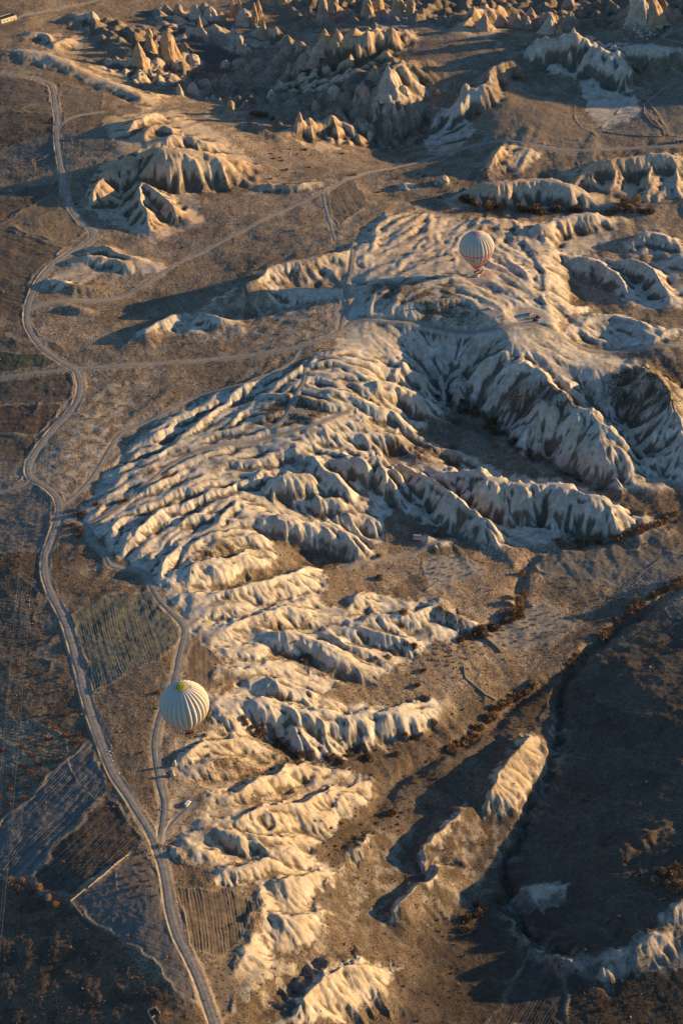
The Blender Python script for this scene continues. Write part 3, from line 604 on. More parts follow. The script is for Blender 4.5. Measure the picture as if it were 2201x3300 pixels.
for name, wd, _, txt in ROADS:
    p = parse(txt); z = np.full(len(p), 0.0)
    for _i in range(10):
        x, y = at_z(p[:,0], p[:,1], z); z = .5*z + .5*sample(Zs, x, y)
    q = smooth_line(np.stack([x, y], 1), 4)
    s = np.concatenate([[0], np.cumsum(np.hypot(*np.diff(q, axis=0).T))])
    n = max(4, int(s[-1]/2.5)); si = np.linspace(0, s[-1], n)
    q = np.stack([np.interp(si, s, q[:,0]), np.interp(si, s, q[:,1])], 1)
    zr = sample(Zs, q[:,0], q[:,1]); kz = np.ones(9)/9
    zr = np.convolve(np.pad(zr, 4, 'edge'), kz, 'valid')
    # work in pieces so that each piece only touches its own window
    for a in range(0, n-1, 30):
        b = min(n, a+31); seg = q[a:b]
        M = 12; w = window(seg[:,0].min()-M, seg[:,0].max()+M, seg[:,1].min()-M, seg[:,1].max()+M)
        if w is None or b-a < 2: continue
        d, ss, side, L = poly_field(GX[w], GY[w], seg)
        zz = np.interp(ss, si[a:b]-si[a], zr[a:b])
        m = 1-smooth(wd*.5, wd*.5+3.0, d)
        old = roadmask[w]; m2 = np.where(m > old, m, 0)
        Z[w] = Z[w]*(1-m2)+zz*m2
        roadmask[w] = np.maximum(old, m)
        if name == 'road':
            berm[w] = np.maximum(berm[w], np.where(side < 0, .9, .3)*np.exp(-((d-wd*.5-1.3)/.75)**2)*np.clip(.45+1.1*gnoise(GX[w]/11, GY[w]/11, 77), 0, 1.1))
    road_lines.append((name, wd, q))
Z = Z + 0.7*berm*(1-smooth(.6, 1, roadmask))

# ------------------------------------------------------------------ colour of the ground (albedo, some shade painted in)
def col(*c): return np.array(c, np.float32)
def mix(A, B, m): return A*(1-m[...,None]) + B*m[...,None]
def patch(scale, seed, lo, hi, oct=3): return smooth(lo, hi, fbm(WX/scale, WY/scale, oct, seed))
ALB = np.empty(ZB.shape+(3,), np.float32)
ALB[:] = col(.225, .150, .085)
ALB = mix(ALB, col(.15, .103, .060), .8*patch(45, 51, -.2, .5))
ALB = mix(ALB, col(.30, .215, .125), .7*patch(22, 52, .0, .6))
ALB = mix(ALB, col(.30, .245, .18), .6*patch(9, 53, .25, .7))
grain = np.full(ZB.shape, 1.0); scrub = np.full(ZB.shape, .5)
# dry tan meadows of the upper and middle ground
m = np.maximum(soft_poly('150,300 800,280 1640,240 1640,800 760,830 560,900 330,1010 180,1130 80,1080 180,900 180,850 70,720 210,540 150,440', 22), .7*soft_poly('760,1270 1640,1200 1640,1400 1330,1520 1100,1640 900,1720 700,1560 880,1500', 18))
m = np.maximum(m, .8*soft_poly('0,-40 1700,-40 1700,300 900,330 500,320 240,200 0,105', 25))
ALB = mix(ALB, ALB*1.18+col(.032, .026, .014), m)
# rusty soil bottom left; vignette and shade painted into the lower right soil
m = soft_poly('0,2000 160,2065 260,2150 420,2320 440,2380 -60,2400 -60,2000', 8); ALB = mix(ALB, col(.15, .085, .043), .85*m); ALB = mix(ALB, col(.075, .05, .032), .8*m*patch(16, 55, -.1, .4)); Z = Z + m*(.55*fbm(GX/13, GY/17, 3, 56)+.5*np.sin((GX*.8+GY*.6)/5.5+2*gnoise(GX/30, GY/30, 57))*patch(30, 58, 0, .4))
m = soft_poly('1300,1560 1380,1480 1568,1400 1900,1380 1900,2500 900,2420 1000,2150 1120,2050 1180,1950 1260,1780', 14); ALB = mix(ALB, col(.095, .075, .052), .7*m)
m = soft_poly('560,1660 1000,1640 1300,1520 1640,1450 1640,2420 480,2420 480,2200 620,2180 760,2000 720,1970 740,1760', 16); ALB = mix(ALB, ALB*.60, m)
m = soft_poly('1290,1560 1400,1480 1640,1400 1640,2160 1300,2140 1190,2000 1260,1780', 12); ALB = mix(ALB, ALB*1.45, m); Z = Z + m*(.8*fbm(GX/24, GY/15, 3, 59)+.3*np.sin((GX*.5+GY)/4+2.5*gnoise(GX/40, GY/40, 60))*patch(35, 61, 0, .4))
FIELDS = [ # outline, colour, furrow direction in the photo, spacing, depth, kind
 ('165,1417 250,1367 345,1359 415,1447 415,1467 360,1517 215,1592 195,1527', (.135,.130,.088), (.28,1), 2.6, .12, 'field'),
 ('205,1700 245,1815 70,2010 -40,2010 -40,1930', (.15,.135,.115), (1,-1.05), 2.8, .16, 'ploughed_field'),
 ('247,1824 332,1930 295,1960 165,2063 90,2045 72,2012', (.085,.062,.042), (1,-.85), 2.6, .16, 'ploughed_field'),
 ('300,1965 348,1958 368,2010 378,2110 415,2185 455,2300 425,2305 350,2205 190,2102 162,2072', (.15,.13,.105), None, 0, 0, 'field'),
 ('400,2045 530,2047 598,2085 540,2170 500,2195 448,2185', (.125,.09,.058), (.22,1), 3.0, .22, 'ploughed_field'),
 ('458,2208 535,2198 537,2330 500,2345', (.15,.11,.075), None, 0, 0, 'field'),
 ('-40,520 0,522 150,570 75,632 52,742 -40,722', (.12,.09,.06), (1,.28), 3.4, .16, 'ploughed_field'),
 ('0,515 120,440 160,487 200,533 150,562', (.21,.145,.075), None, 0, 0, 'field'),
 ('-30,882 160,856 172,889 155,925 -30,935', (.12,.085,.055), (1,-.05), 3, .1, 'field'),
 ('-30,938 152,928 100,985 90,1000 -30,1000', (.115,.07,.042), (1,-.02), 3, .08, 'field'),
 ('-30,1003 88,1003 55,1060 50,1100 -30,1125', (.12,.09,.06), (1,-.04), 3, .1, 'field'),
 ('-30,1142 90,1117 115,1146 114,1215 80,1268 -30,1270', (.18,.15,.12), None, 0, 0, 'field'),
 ('-40,808 95,814 138,834 -40,865', (.075,.085,.045), (1,.2), 3, .04, 'field'),
 ('-30,130 60,127 103,152 95,170 -30,164', (.22,.165,.105), (1,.1), 4, .12, 'ploughed_field'),
 ('-30,180 60,182 112,200 118,235 -30,250', (.13,.10,.075), (1,0), 4, .08, 'field'),
 ('-30,350 130,310 128,345 60,385 -30,390', (.16,.135,.105), None, 0, 0, 'field'),
 ('140,190 240,215 232,255 150,275 135,240', (.16,.12,.08), (1,.05), 5, .1, 'field'),
 ('969,1280 1053,1276 1114,1302 1110,1322 1008,1345 985,1340', (.29,.255,.20), None, 0, 0, 'field'),
 ('1110,1462 1208,1389 1248,1384 1336,1432 1234,1485 1155,1495', (.25,.215,.165), None, 0, 0, 'field'),
 ('1384,290 1428,247 1468,252 1526,300 1520,311 1384,299', (.21,.175,.13), None, 0, 0, 'field'),
 ('1482,225 1600,215 1600,310 1534,310 1522,285', (.20,.165,.12), None, 0, 0, 'field'),
 ('1129,212 1180,205 1317,240 1322,280 1384,322 1134,320 1090,295', (.25,.175,.095), None, 0, 0, 'field'),
 ('1218,1460 1240,1470 1300,1440', (.1,.1,.1), None, 0, 0, ''),
 ('1218,2180 1303,2254 1298,2360 1112,2360', (.085,.066,.046), (.55,-1), 2.6, .1, 'field'),
 ('430,1455 520,1530 570,1560 470,1590 425,1540', (.15,.105,.062), (.1,1), 2.2, .1, 'ploughed_field'),
 ('1205,1275 1420,1260 1600,1275 1600,1330 1430,1345 1240,1310', (.20,.165,.12), None, 0, 0, 'field'),
 ('745,435 810,415 848,470 800,500 775,520', (.155,.115,.075), (.6,1), 4, .1, 'ploughed_field'),
 ('500,60 560,100 540,170 450,160 420,110', (.11,.09,.07), None, 0, 0, ''),
 ('860,35 960,25 950,110 860,105', (.23,.19,.155), None, 0, 0, 'field'),
]
# patchwork of small plots: every plot its own tint and ploughing
rs = np.random.RandomState(17); PX, PY = [], []
for _ in range(260):
    yy = 600+1500*rs.rand(); PX.append((rs.rand()*2.2-1.1)*(yy*CP+CAM_H*SP)*784/FPX); PY.append(yy)
PX, PY = np.array(PX), np.array(PY); th_ = rs.uniform(-.6, .9, len(PX)); tint = rs.uniform(-.28, .42, len(PX)); hue = rs.uniform(-.08, .08, len(PX)); furr = rs.rand(len(PX))
F1 = np.full(ZB.shape, 1e9, np.float32); F2_ = F1.copy(); IDX = np.zeros(ZB.shape, np.int32)
for i in range(len(PX)):
    w = window(PX[i]-130, PX[i]+130, PY[i]-130, PY[i]+130)
    if w is None: continue
    dx = (WX[w]-PX[i]).astype(np.float32); dy = (WY[w]-PY[i]).astype(np.float32); c, s_ = math.cos(th_[i]*.5), math.sin(th_[i]*.5)
    d = np.maximum(np.abs(dx*c+dy*s_)*.72, np.abs(-dx*s_+dy*c)); a = F1[w]; m = d < a
    F2_[w] = np.where(m, a, np.minimum(F2_[w], d)); IDX[w] = np.where(m, i, IDX[w]); F1[w] = np.where(m, d, a)
wild = soft_poly('0,2040 160,2065 260,2150 420,2320 440,2400 -60,2400', 8)
plots = (1-chalk)*(1-ROCKY)*(1-wild)*(F1 < 1e8)*np.clip(.45+.55*np.maximum(soft_poly('-60,150 120,180 140,420 200,540 60,700 170,850 60,1080 140,1180 100,1300 260,1780 380,1960 380,2060 -60,2060', 12), soft_poly('880,1280 1600,1250 1600,1480 1320,1500 1180,1650 900,1650 880,1500', 20)), 0, 1)
ALB = ALB*(1+(plots*tint[IDX])[...,None]); ALB[...,2] *= 1+plots*hue[IDX]; ALB[...,0] *= 1-.5*plots*hue[IDX]
ca, sa_ = np.cos(th_[IDX]), np.sin(th_[IDX]); v = -(GX)*sa_+GY*ca+2.5*gnoise(GX/50, GY/50, 501); u = GX*ca+GY*sa_
wv = (np.sin(v*2*math.pi/2.4)*(.5+.6*gnoise(u/30, v/5, 502))+1.0*gnoise(u/70, v/2.6, 503))*plots*(furr[IDX] > .35)
Z = Z + .10*wv; ALB = ALB*(1+.14*wv[...,None])
eb = np.exp(-((F2_-F1)/2.2)**2)*plots*np.clip(.4+1.0*gnoise(GX/18, GY/18, 504), 0, 1)*(tint[IDX] > -.12)
Z = Z + .45*eb*(1-roadmask); ALB = mix(ALB, col(.30, .215, .125), .5*eb)
del F1, F2_, ca, sa_, u, v
print('plots', round(time.time()-T0, 1))
fid = np.zeros(ZB.shape, np.int32)
def bank(txt, h, wd, closed=False):
    p = parse(txt); x, y = on_base(p[:,0], p[:,1]); q = np.stack([x, y], 1)
    if closed: q = np.concatenate([q, q[:1]])
    w = window(x.min()-6, x.max()+6, y.min()-6, y.max()+6)
    if w is None: return
    d = poly_field(WX[w], WY[w], q)[0]; m = np.exp(-(d/wd)**2)*np.clip(.55+.8*gnoise(GX[w]/14, GY[w]/14, 301), 0, 1.2)*(1-roadmask[w]); Z[w] += h*m; ALB[w] = mix(ALB[w], col(.33, .24, .14), .7*np.clip(m, 0, 1)); grain[w] = np.minimum(grain[w]+.3*m, 1)
for i, (t, c, dr, sp, dp, kind) in enumerate(FIELDS):
    p = parse(t); cx, cy = p[:,0].mean(), p[:,1].mean()
    m = soft_poly(t, 1.6)*(1-roadmask)
    ALB = mix(ALB, col(*c), .92*m)
    if kind: bank(t, .55, 1.3, True)
    if kind: fid[m > .5] = i+1
    if dr:
        x0, y0 = on_base(np.array([cx]), np.array([cy])); x1, y1 = on_base(np.array([cx+dr[0]*10]), np.array([cy+dr[1]*10]))
        a = math.atan2(y1[0]-y0[0], x1[0]-x0[0]); v = -(GX-x0)*math.sin(a)+(GY-y0)*math.cos(a); u = (GX-x0)*math.cos(a)+(GY-y0)*math.sin(a)
        v = v + 3.2*gnoise(u/60, v/40, 60+i) + .35*gnoise(u/6, v/6, 61+i); sp = sp*.62
        wv = np.sin(v*2*math.pi/sp)*(.55+.7*gnoise(u/25, v/4.0, 62+i)) + 1.1*gnoise(u/60, v/2.1, 63+i) + .8*gnoise(u/90, v/6, 64+i)
        Z = Z + m*dp*.75*wv; ALB = ALB*(1+(.20*m*wv)[...,None])
        grain = grain*(1-.35*m); scrub = scrub*(1-.8*m)
    else:
        grain = grain*(1-.3*m); scrub = scrub*(1-.6*m)
# cavities hold scrub and dark soil, crests and steep faces are bare
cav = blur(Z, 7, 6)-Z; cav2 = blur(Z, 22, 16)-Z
chn = chalk*(1-.5*patch(16, 71, .2, .6)*(1-smooth(.4, 1.2, np.abs(cav)+.0*Z)))
chn = chn*(1-.0*roadmask)
top = np.zeros_like(ZB)
for t in ('860,640 960,640 1000,670 990,700 900,690 840,670', '960,690 1060,690 1120,715 1060,745 960,735', '610,930 680,900 745,930 740,970 640,985 600,970', '330,1085 380,1065 400,1090 345,1110',
          '1000,650 1040,640 1060,680 1020,700', '1230,905 1300,930 1340,960 1300,985 1240,960 1180,960 1150,930 1190,905', '1400,840 1568,850 1568,1000 1500,960 1440,960 1390,900', '870,1010 960,1010 1080,1050 1000,1070 900,1050',
          '440,1265 520,1245 580,1250 540,1275 450,1290', '1000,1380 1090,1410 1060,1440 1000,1410', '600,1420 700,1440 650,1460', '480,1750 640,1720 700,1740 560,1790 450,1790',
          '560,1830 700,1800 650,1840 580,1860', '1140,1775 1180,1720 1200,1735 1160,1790'):
    top = np.maximum(top, soft_poly(t, 5, 4)*(.5+.6*patch(9, 72, -.4, .3)))
chn = np.clip(chn*(1-.8*top), 0, 1)
pink = smooth(1330, 1620, GY - .25*GX)*(1-.8*soft_poly('1180,120 1568,80 1568,260 1300,300 960,350 960,300', 20))
cc = mix(np.broadcast_to(col(.475, .42, .335), ALB.shape), np.broadcast_to(col(.47, .335, .21), ALB.shape), pink*(.5+.5*patch(80, 73, -.3, .3)))
cc = mix(cc, cc*col(.86, .84, .82), patch(11, 74, -.2, .6))
cc = mix(cc, col(.60, .55, .47)*np.ones_like(cc), .6*patch(12, 75, .2, .7)*(1-pink))
lum_ = ALB@np.array([.3, .55, .15], np.float32); ALB = ALB*.68 + .32*lum_[...,None]*np.array([1.04, 1.0, .93], np.float32)
tanm = np.zeros_like(ZB)
for i in (9, 10, 11, 12): tanm = np.maximum(tanm, soft_poly(CH[i], 8, 5))
for t in (CH[4], CH[5], CH[6], CH[7], CH[8]): tanm = np.maximum(tanm, .55*soft_poly(t, 8, 5))
cc = mix(cc, col(.42, .32, .20)*np.ones_like(cc), np.clip(tanm*(.7+.5*patch(8, 79, -.3, .4)), 0, 1))
ALB = mix(ALB, cc, np.maximum(chn, .85*APRON))
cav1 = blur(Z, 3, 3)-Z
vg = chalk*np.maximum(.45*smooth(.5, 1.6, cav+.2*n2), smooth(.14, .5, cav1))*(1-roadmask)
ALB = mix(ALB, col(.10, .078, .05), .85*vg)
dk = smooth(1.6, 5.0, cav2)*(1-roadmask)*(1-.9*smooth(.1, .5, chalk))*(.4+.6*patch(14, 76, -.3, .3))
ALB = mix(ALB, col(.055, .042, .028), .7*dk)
# dusty wear beside the tracks on the tuff and worn ground by the landing place
dust = np.zeros_like(ZB)
for t in ('770,560 830,555 830,640 830,740 790,770 760,740 790,640', '1040,640 1120,640 1130,700 1240,720 1260,755 1150,765 1040,750 900,742 830,738 900,720 1020,715', '1150,325 1320,330 1420,335 1320,360 1200,345', '370,1860 385,1690 400,1690 400,1860',
          '410,1775 470,1770 450,1840 400,1850', '440,75 520,70 640,70 600,110 480,100', '0,1060 60,1060 60,1100 0,1110'):
    dust = np.maximum(dust, soft_poly(t, 9)*.6)
ALB = mix(ALB, col(.40, .335, .255), dust*(.5+.5*patch(10, 78, -.3, .3)))
ALB = mix(ALB, col(.29, .25, .20), roadmask*.9)
grain = grain*(1-.35*soft_poly('-60,150 120,180 140,420 200,540 60,700 170,850 60,1080 140,1180 100,1300 260,1780 380,1960 380,2060 -60,2060', 12))
bm = np.clip(berm, 0, 1)*(1-smooth(.5, .9, roadmask)); ALB = mix(ALB, col(.33, .24, .145), .8*bm)
grain = grain*(1-.58*chn)*(1-.75*roadmask); scrub = np.clip(scrub*(1-.82*chn)+.35*top+.3*vg*0, 0, 1)*(1-roadmask)
grain = grain*np.where(chn > .5, 1, .45+.75*patch(28, 93, -.35, .4)); ALB = np.clip(ALB*(1+.10*n3[...,None]), .015, .8)
print('colour', round(time.time()-T0, 1))

# ------------------------------------------------------------------ materials
def nodes(name):
    m = bpy.data.materials.new(name); m.use_nodes = True
    nt = m.node_tree; return m, nt, nt.nodes, nt.links, nt.nodes['Principled BSDF']
def ground_material():
    m, nt, N, L, b = nodes('ground_soil')
    b.inputs['Roughness'].default_value = .95; b.inputs['Specular IOR Level'].default_value = .1
    at = N.new('ShaderNodeAttribute'); at.attribute_name = 'albedo'
    gr = N.new('ShaderNodeAttribute'); gr.attribute_name = 'grain'
    sc = N.new('ShaderNodeAttribute'); sc.attribute_name = 'scrub'
    tc = N.new('ShaderNodeTexCoord')
    def noise(scale, detail, rough=.6):
        n = N.new('ShaderNodeTexNoise'); n.inputs['Scale'].default_value = scale; n.inputs['Detail'].default_value = detail
        n.inputs['Roughness'].default_value = rough; L.new(tc.outputs['Object'], n.inputs['Vector']); return n
    def math_(op, a, c=None, v=None):
        n = N.new('ShaderNodeMath'); n.operation = op; L.new(a, n.inputs[0])
        if c is not None: L.new(c, n.inputs[1])
        if v is not None: n.inputs[1].default_value = v
        return n.outputs[0]
    n1 = noise(.9, 3); n2 = noise(.28, 4, .65)
    # tufts of dry scrub
    thr = math_('SUBTRACT', math_('ADD', n1.outputs[0], math_('MULTIPLY', n2.outputs[0], v=.35)), math_('SUBTRACT', math_('MULTIPLY', sc.outputs['Fac'], v=-.34), v=-.86))
    rp = N.new('ShaderNodeMapRange'); rp.inputs[1].default_value = 0; rp.inputs[2].default_value = .07; L.new(thr, rp.inputs[0])
    mx = N.new('ShaderNodeMix'); mx.data_type = 'RGBA'; mx.inputs['B'].default_value = (.075, .052, .03, 1)
    L.new(math_('MULTIPLY', rp.outputs[0], v=.8), mx.inputs['Factor']); L.new(at.outputs['Color'], mx.inputs['A'])
    va = N.new('ShaderNodeMapRange'); va.inputs[1].default_value = .3; va.inputs[2].default_value = .7; va.inputs[3].default_value = .72; va.inputs[4].default_value = 1.28
    L.new(n2.outputs[0], va.inputs[0])
    mul = N.new('ShaderNodeVectorMath'); mul.operation = 'SCALE'; L.new(mx.outputs['Result'], mul.inputs[0]); L.new(va.outputs[0], mul.inputs['Scale'])
    L.new(mul.outputs[0], b.inputs['Base Color'])
    bp = N.new('ShaderNodeBump'); bp.inputs['Distance'].default_value = .55
    hgt = math_('ADD', math_('MULTIPLY', n1.outputs[0], v=.8), math_('MULTIPLY', rp.outputs[0], v=.5))
    L.new(math_('ADD', math_('MULTIPLY', gr.outputs['Fac'], v=.50), v=.10), bp.inputs['Strength']); L.new(hgt, bp.inputs['Height']); L.new(bp.outputs[0], b.inputs['Normal'])
    return m
def road_material():
    m, nt, N, L, b = nodes('road_dust'); b.inputs['Roughness'].default_value = .95; b.inputs['Specular IOR Level'].default_value = .1
    uv = N.new('ShaderNodeAttribute'); uv.attribute_name = 'across'
    tc = N.new('ShaderNodeTexCoord')
    n = N.new('ShaderNodeTexNoise'); n.inputs['Scale'].default_value = .35; n.inputs['Detail'].default_value = 5; L.new(tc.outputs['Object'], n.inputs['Vector'])
    cr = N.new('ShaderNodeValToRGB'); e = cr.color_ramp.elements; e[0].position = .0; e[0].color = (.24, .21, .17, 1); e[1].position = 1; e[1].color = (.22, .19, .155, 1)
    for pos, c in ((.18, (.31, .27, .22, 1)), (.30, (.37, .325, .265, 1)), (.5, (.25, .215, .17, 1)), (.70, (.37, .325, .265, 1)), (.82, (.31, .27, .215, 1))):
        k = e.new(pos); k.color = c
    L.new(uv.outputs['Fac'], cr.inputs[0])
    va = N.new('ShaderNodeMapRange'); va.inputs[1].default_value = .3; va.inputs[2].default_value = .7; va.inputs[3].default_value = .72; va.inputs[4].default_value = 1.15; L.new(n.outputs[0], va.inputs[0])
    mul = N.new('ShaderNodeVectorMath'); mul.operation = 'SCALE'; L.new(cr.outputs[0], mul.inputs[0]); L.new(va.outputs[0], mul.inputs['Scale']); L.new(mul.outputs[0], b.inputs['Base Color'])
    bp = N.new('ShaderNodeBump'); bp.inputs['Distance'].default_value = .15; bp.inputs['Strength'].default_value = .25; L.new(n.outputs[0], bp.inputs['Height']); L.new(bp.outputs[0], b.inputs['Normal'])
    return m
M_GROUND = ground_material(); M_ROAD = road_material()

# ------------------------------------------------------------------ ground sheet and the fields cut from it
def grid_mesh(name, vid, quads):
    me = bpy.data.meshes.new(name)
    n = len(vid); me.vertices.add(n); co = np.stack([GX.ravel()[vid], GY.ravel()[vid], Z.ravel()[vid]], 1).astype(np.float32)
    me.vertices.foreach_set('co', co.ravel())
    me.loops.add(quads.size); me.loops.foreach_set('vertex_index', quads.ravel().astype(np.int32))
    me.polygons.add(len(quads)); me.polygons.foreach_set('loop_start', np.arange(0, quads.size, 4, dtype=np.int32))
    me.polygons.foreach_set('use_smooth', np.ones(len(quads), bool))
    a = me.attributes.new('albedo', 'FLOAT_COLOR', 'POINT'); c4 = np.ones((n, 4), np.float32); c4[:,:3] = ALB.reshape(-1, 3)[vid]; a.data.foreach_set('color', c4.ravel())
    for nm, A in (('grain', grain), ('scrub', scrub)):
        a = me.attributes.new(nm, 'FLOAT', 'POINT'); a.data.foreach_set('value', A.ravel()[vid].astype(np.float32))
    me.update(calc_edges=True); me.materials.append(M_GROUND)
    o = bpy.data.objects.new(name, me); C.objects.link(o); o['kind'] = 'structure'; return o
I = np.arange(NRW*NCL).reshape(NRW, NCL)
Q = np.stack([I[:-1,:-1], I[:-1,1:], I[1:,1:], I[1:,:-1]], -1).reshape(-1, 4)
qf = fid[:-1,:-1].ravel()
for k in np.unique(qf):
    q = Q[qf == k]
    if k == 0: grid_mesh('ground', np.arange(NRW*NCL), q); continue
    vid, inv = np.unique(q, return_inverse=True)
    grid_mesh(FIELDS[k-1][5], vid, inv.reshape(q.shape))
for name, wd, q in road_lines:
    t = np.gradient(q, axis=0); t /= np.linalg.norm(t, axis=1)[:,None]+1e-9; nrm = np.stack([-t[:,1], t[:,0]], 1)
    cols = 7; off = np.linspace(-.5, .5, cols); V = []; A = []
    wv_ = 1+.22*gnoise(np.arange(len(q))/11.0, np.full(len(q), wd*3.3+len(q)*.1), 8)
    jit = .12*wd*gnoise(np.arange(len(q))/6.0, np.full(len(q), wd), 5)
    for o_ in off:
        p = q + nrm*(o_*wd*wv_ + jit*(2*abs(o_))*np.sign(o_))[:,None]
        V.append(np.stack([p[:,0], p[:,1], sample(Z, p[:,0], p[:,1])+.16-.10*(2*abs(o_))**4], 1)); A.append(np.full(len(q), o_+.5))
    V = np.stack(V, 1); n = len(q); ix = np.arange(n*cols).reshape(n, cols)
    F = np.stack([ix[:-1,:-1], ix[:-1,1:], ix[1:,1:], ix[1:,:-1]], -1).reshape(-1, 4)
    me = bpy.data.meshes.new(name); me.from_pydata(V.reshape(-1, 3).tolist(), [], F.tolist()); me.polygons.foreach_set('use_smooth', np.ones(len(F), bool))
    a = me.attributes.new('across', 'FLOAT', 'POINT'); a.data.foreach_set('value', np.stack(A, 1).ravel().astype(np.float32)); me.materials.append(M_ROAD)
    o = bpy.data.objects.new(name, me); C.objects.link(o); o['kind'] = 'structure'
print('ground', NRW*NCL, round(time.time()-T0, 1))

# ================================================================== THINGS
def thing(name, label, cat, loc=(0, 0, 0), rot=(0, 0, 0), group=None):
    o = bpy.data.objects.new(name, None); C.objects.link(o); o.empty_display_size = .1
    o.location = loc; o.rotation_euler = rot; o['label'] = label; o['category'] = cat
    if group: o['group'] = group
    return o
def tag(o, label, cat, group=None):
    o['label'] = label; o['category'] = cat
    if group: o['group'] = group
    return o
def mesh_obj(name, V, F, mat, parent=None, smoothed=False, fm=None):
    me = bpy.data.meshes.new(name); me.from_pydata([tuple(map(float, v)) for v in V], [], [tuple(map(int, f)) for f in F])
    for m in (mat if isinstance(mat, (list, tuple)) else [mat]): me.materials.append(m)
    if smoothed: me.polygons.foreach_set('use_smooth', np.ones(len(me.polygons), bool))
    if fm is not None: me.polygons.foreach_set('material_index', np.asarray(fm, np.int32))
    me.update(); o = bpy.data.objects.new(name, me); C.objects.link(o)
    if parent: o.parent = parent
    return o
class MB:
    def __init__(s): s.V = []; s.F = []; s.M = []
    def add(s, V, F, m=0):
        n = len(s.V); s.V += [tuple(v) for v in V]; s.F += [tuple(i+n for i in f) for f in F]; s.M += [m]*len(F)
    def box(s, c, d, rz=0, m=0, taper=1.0):
        x, y, z = c; a, b, h = d[0]/2, d[1]/2, d[2]/2; P = []
        for zz, k in ((-h, 1), (h, taper)):
            for sx, sy in ((-1, -1), (1, -1), (1, 1), (-1, 1)):
                u, v = sx*a*k, sy*b*k; P.append((x+u*math.cos(rz)-v*math.sin(rz), y+u*math.sin(rz)+v*math.cos(rz), z+zz))
        s.add(P, [(3, 2, 1, 0), (4, 5, 6, 7), (0, 1, 5, 4), (1, 2, 6, 5), (2, 3, 7, 6), (3, 0, 4, 7)], m)
    def tube(s, a, b, r0, r1=None, n=6, m=0, cap=True):
        r1 = r0 if r1 is None else r1; a = Vector(a); b = Vector(b); d = (b-a).normalized()
        u = d.orthogonal().normalized(); v = d.cross(u); P = []
        for p, r in ((a, r0), (b, r1)):
            for i in range(n): t = 2*math.pi*i/n; P.append(p+u*r*math.cos(t)+v*r*math.sin(t))
        F = [(i, (i+1) % n, n+(i+1) % n, n+i) for i in range(n)]
        if cap: F += [tuple(range(n-1, -1, -1)), tuple(range(n, 2*n))]
        s.add(P, F, m)
    def build(s, name, mat, parent=None, smoothed=False): return mesh_obj(name, s.V, s.F, mat, parent, smoothed, s.M)
_mats = {}
def paint(name, c, rough=.6, spec=.3, vary=.0, scale=1.0, metal=0, bump=0):
    if name in _mats: return _mats[name]
    m, nt, N, L, b = nodes(name); b.inputs['Base Color'].default_value = (*c, 1); b.inputs['Roughness'].default_value = rough
    b.inputs['Specular IOR Level'].default_value = spec; b.inputs['Metallic'].default_value = metal
    tc = N.new('ShaderNodeTexCoord'); n = N.new('ShaderNodeTexNoise'); n.inputs['Scale'].default_value = scale; n.inputs['Detail'].default_value = 4
    L.new(tc.outputs['Object'], n.inputs['Vector'])
    va = N.new('ShaderNodeMapRange'); va.inputs[1].default_value = .3; va.inputs[2].default_value = .7; va.inputs[3].default_value = 1-vary; va.inputs[4].default_value = 1+vary
    L.new(n.outputs[0], va.inputs[0]); sc = N.new('ShaderNodeVectorMath'); sc.operation = 'SCALE'; sc.inputs[0].default_value = c
    L.new(va.outputs[0], sc.inputs['Scale']); L.new(sc.outputs[0], b.inputs['Base Color'])
    if bump:
        bp = N.new('ShaderNodeBump'); bp.inputs['Distance'].default_value = bump; bp.inputs['Strength'].default_value = .6; L.new(n.outputs[0], bp.inputs['Height']); L.new(bp.outputs[0], b.inputs['Normal'])
    _mats[name] = m; return m
def at(px, py, h=0.0):
    x, y, z = on_ground(px, py); return Vector((x[0], y[0], z[0]+h))
def mpp(y, z=-10): return (CAM_H-z)/math.sin(PITCH+math.atan((y-1175.5)/FPX))/FPX      # metres per photo pixel on a row

# ------------------------------------------------------------------ hot air balloons
NG = 28
_prof = []
for i in range(26): a = math.pi/2*(1-i/25); _prof.append((14*math.cos(a), 12.8*math.sin(a)))
for i in range(1, 16): b_ = R_(38)*i/15; _prof.append((14*math.cos(b_), -14*math.sin(b_)))
for i in range(1, 19): t = i/18; _prof.append((11.03+(2.0-11.03)*t, -8.62+(-20.0+8.62)*t))
_prof = np.array(_prof); _parc = np.concatenate([[0], np.cumsum(np.hypot(*np.diff(_prof, axis=0).T))])
ARC = _parc[-1]
def env(th, s, lift=0.0):
    """point of the envelope: angle round the axis, arc length down from the crown"""
    r = np.interp(s, _parc, _prof[:,0]); z = np.interp(s, _parc, _prof[:,1])
    g = np.abs(np.sin(th*NG/2)); amp = .11*smooth(1.0, 9, s)
    rr = r*(1+amp*(g**.7-.8))+lift
    return np.stack([rr*np.cos(th), rr*np.sin(th), z+lift*.6*(s < 12)], -1)
def env_patch(name, mat, th0, th1, s0, s1, nt, ns, parent, lift=.0, smoothed=True):
    T, S = np.meshgrid(np.linspace(th0, th1, nt+1), np.linspace(s0, s1, ns+1)); P = env(T, S, lift).reshape(-1, 3)
    ix = np.arange((nt+1)*(ns+1)).reshape(ns+1, nt+1)
    F = np.stack([ix[:-1,:-1], ix[1:,:-1], ix[1:,1:], ix[:-1,1:]], -1).reshape(-1, 4)
    return mesh_obj(name, P, F, mat, parent, smoothed)
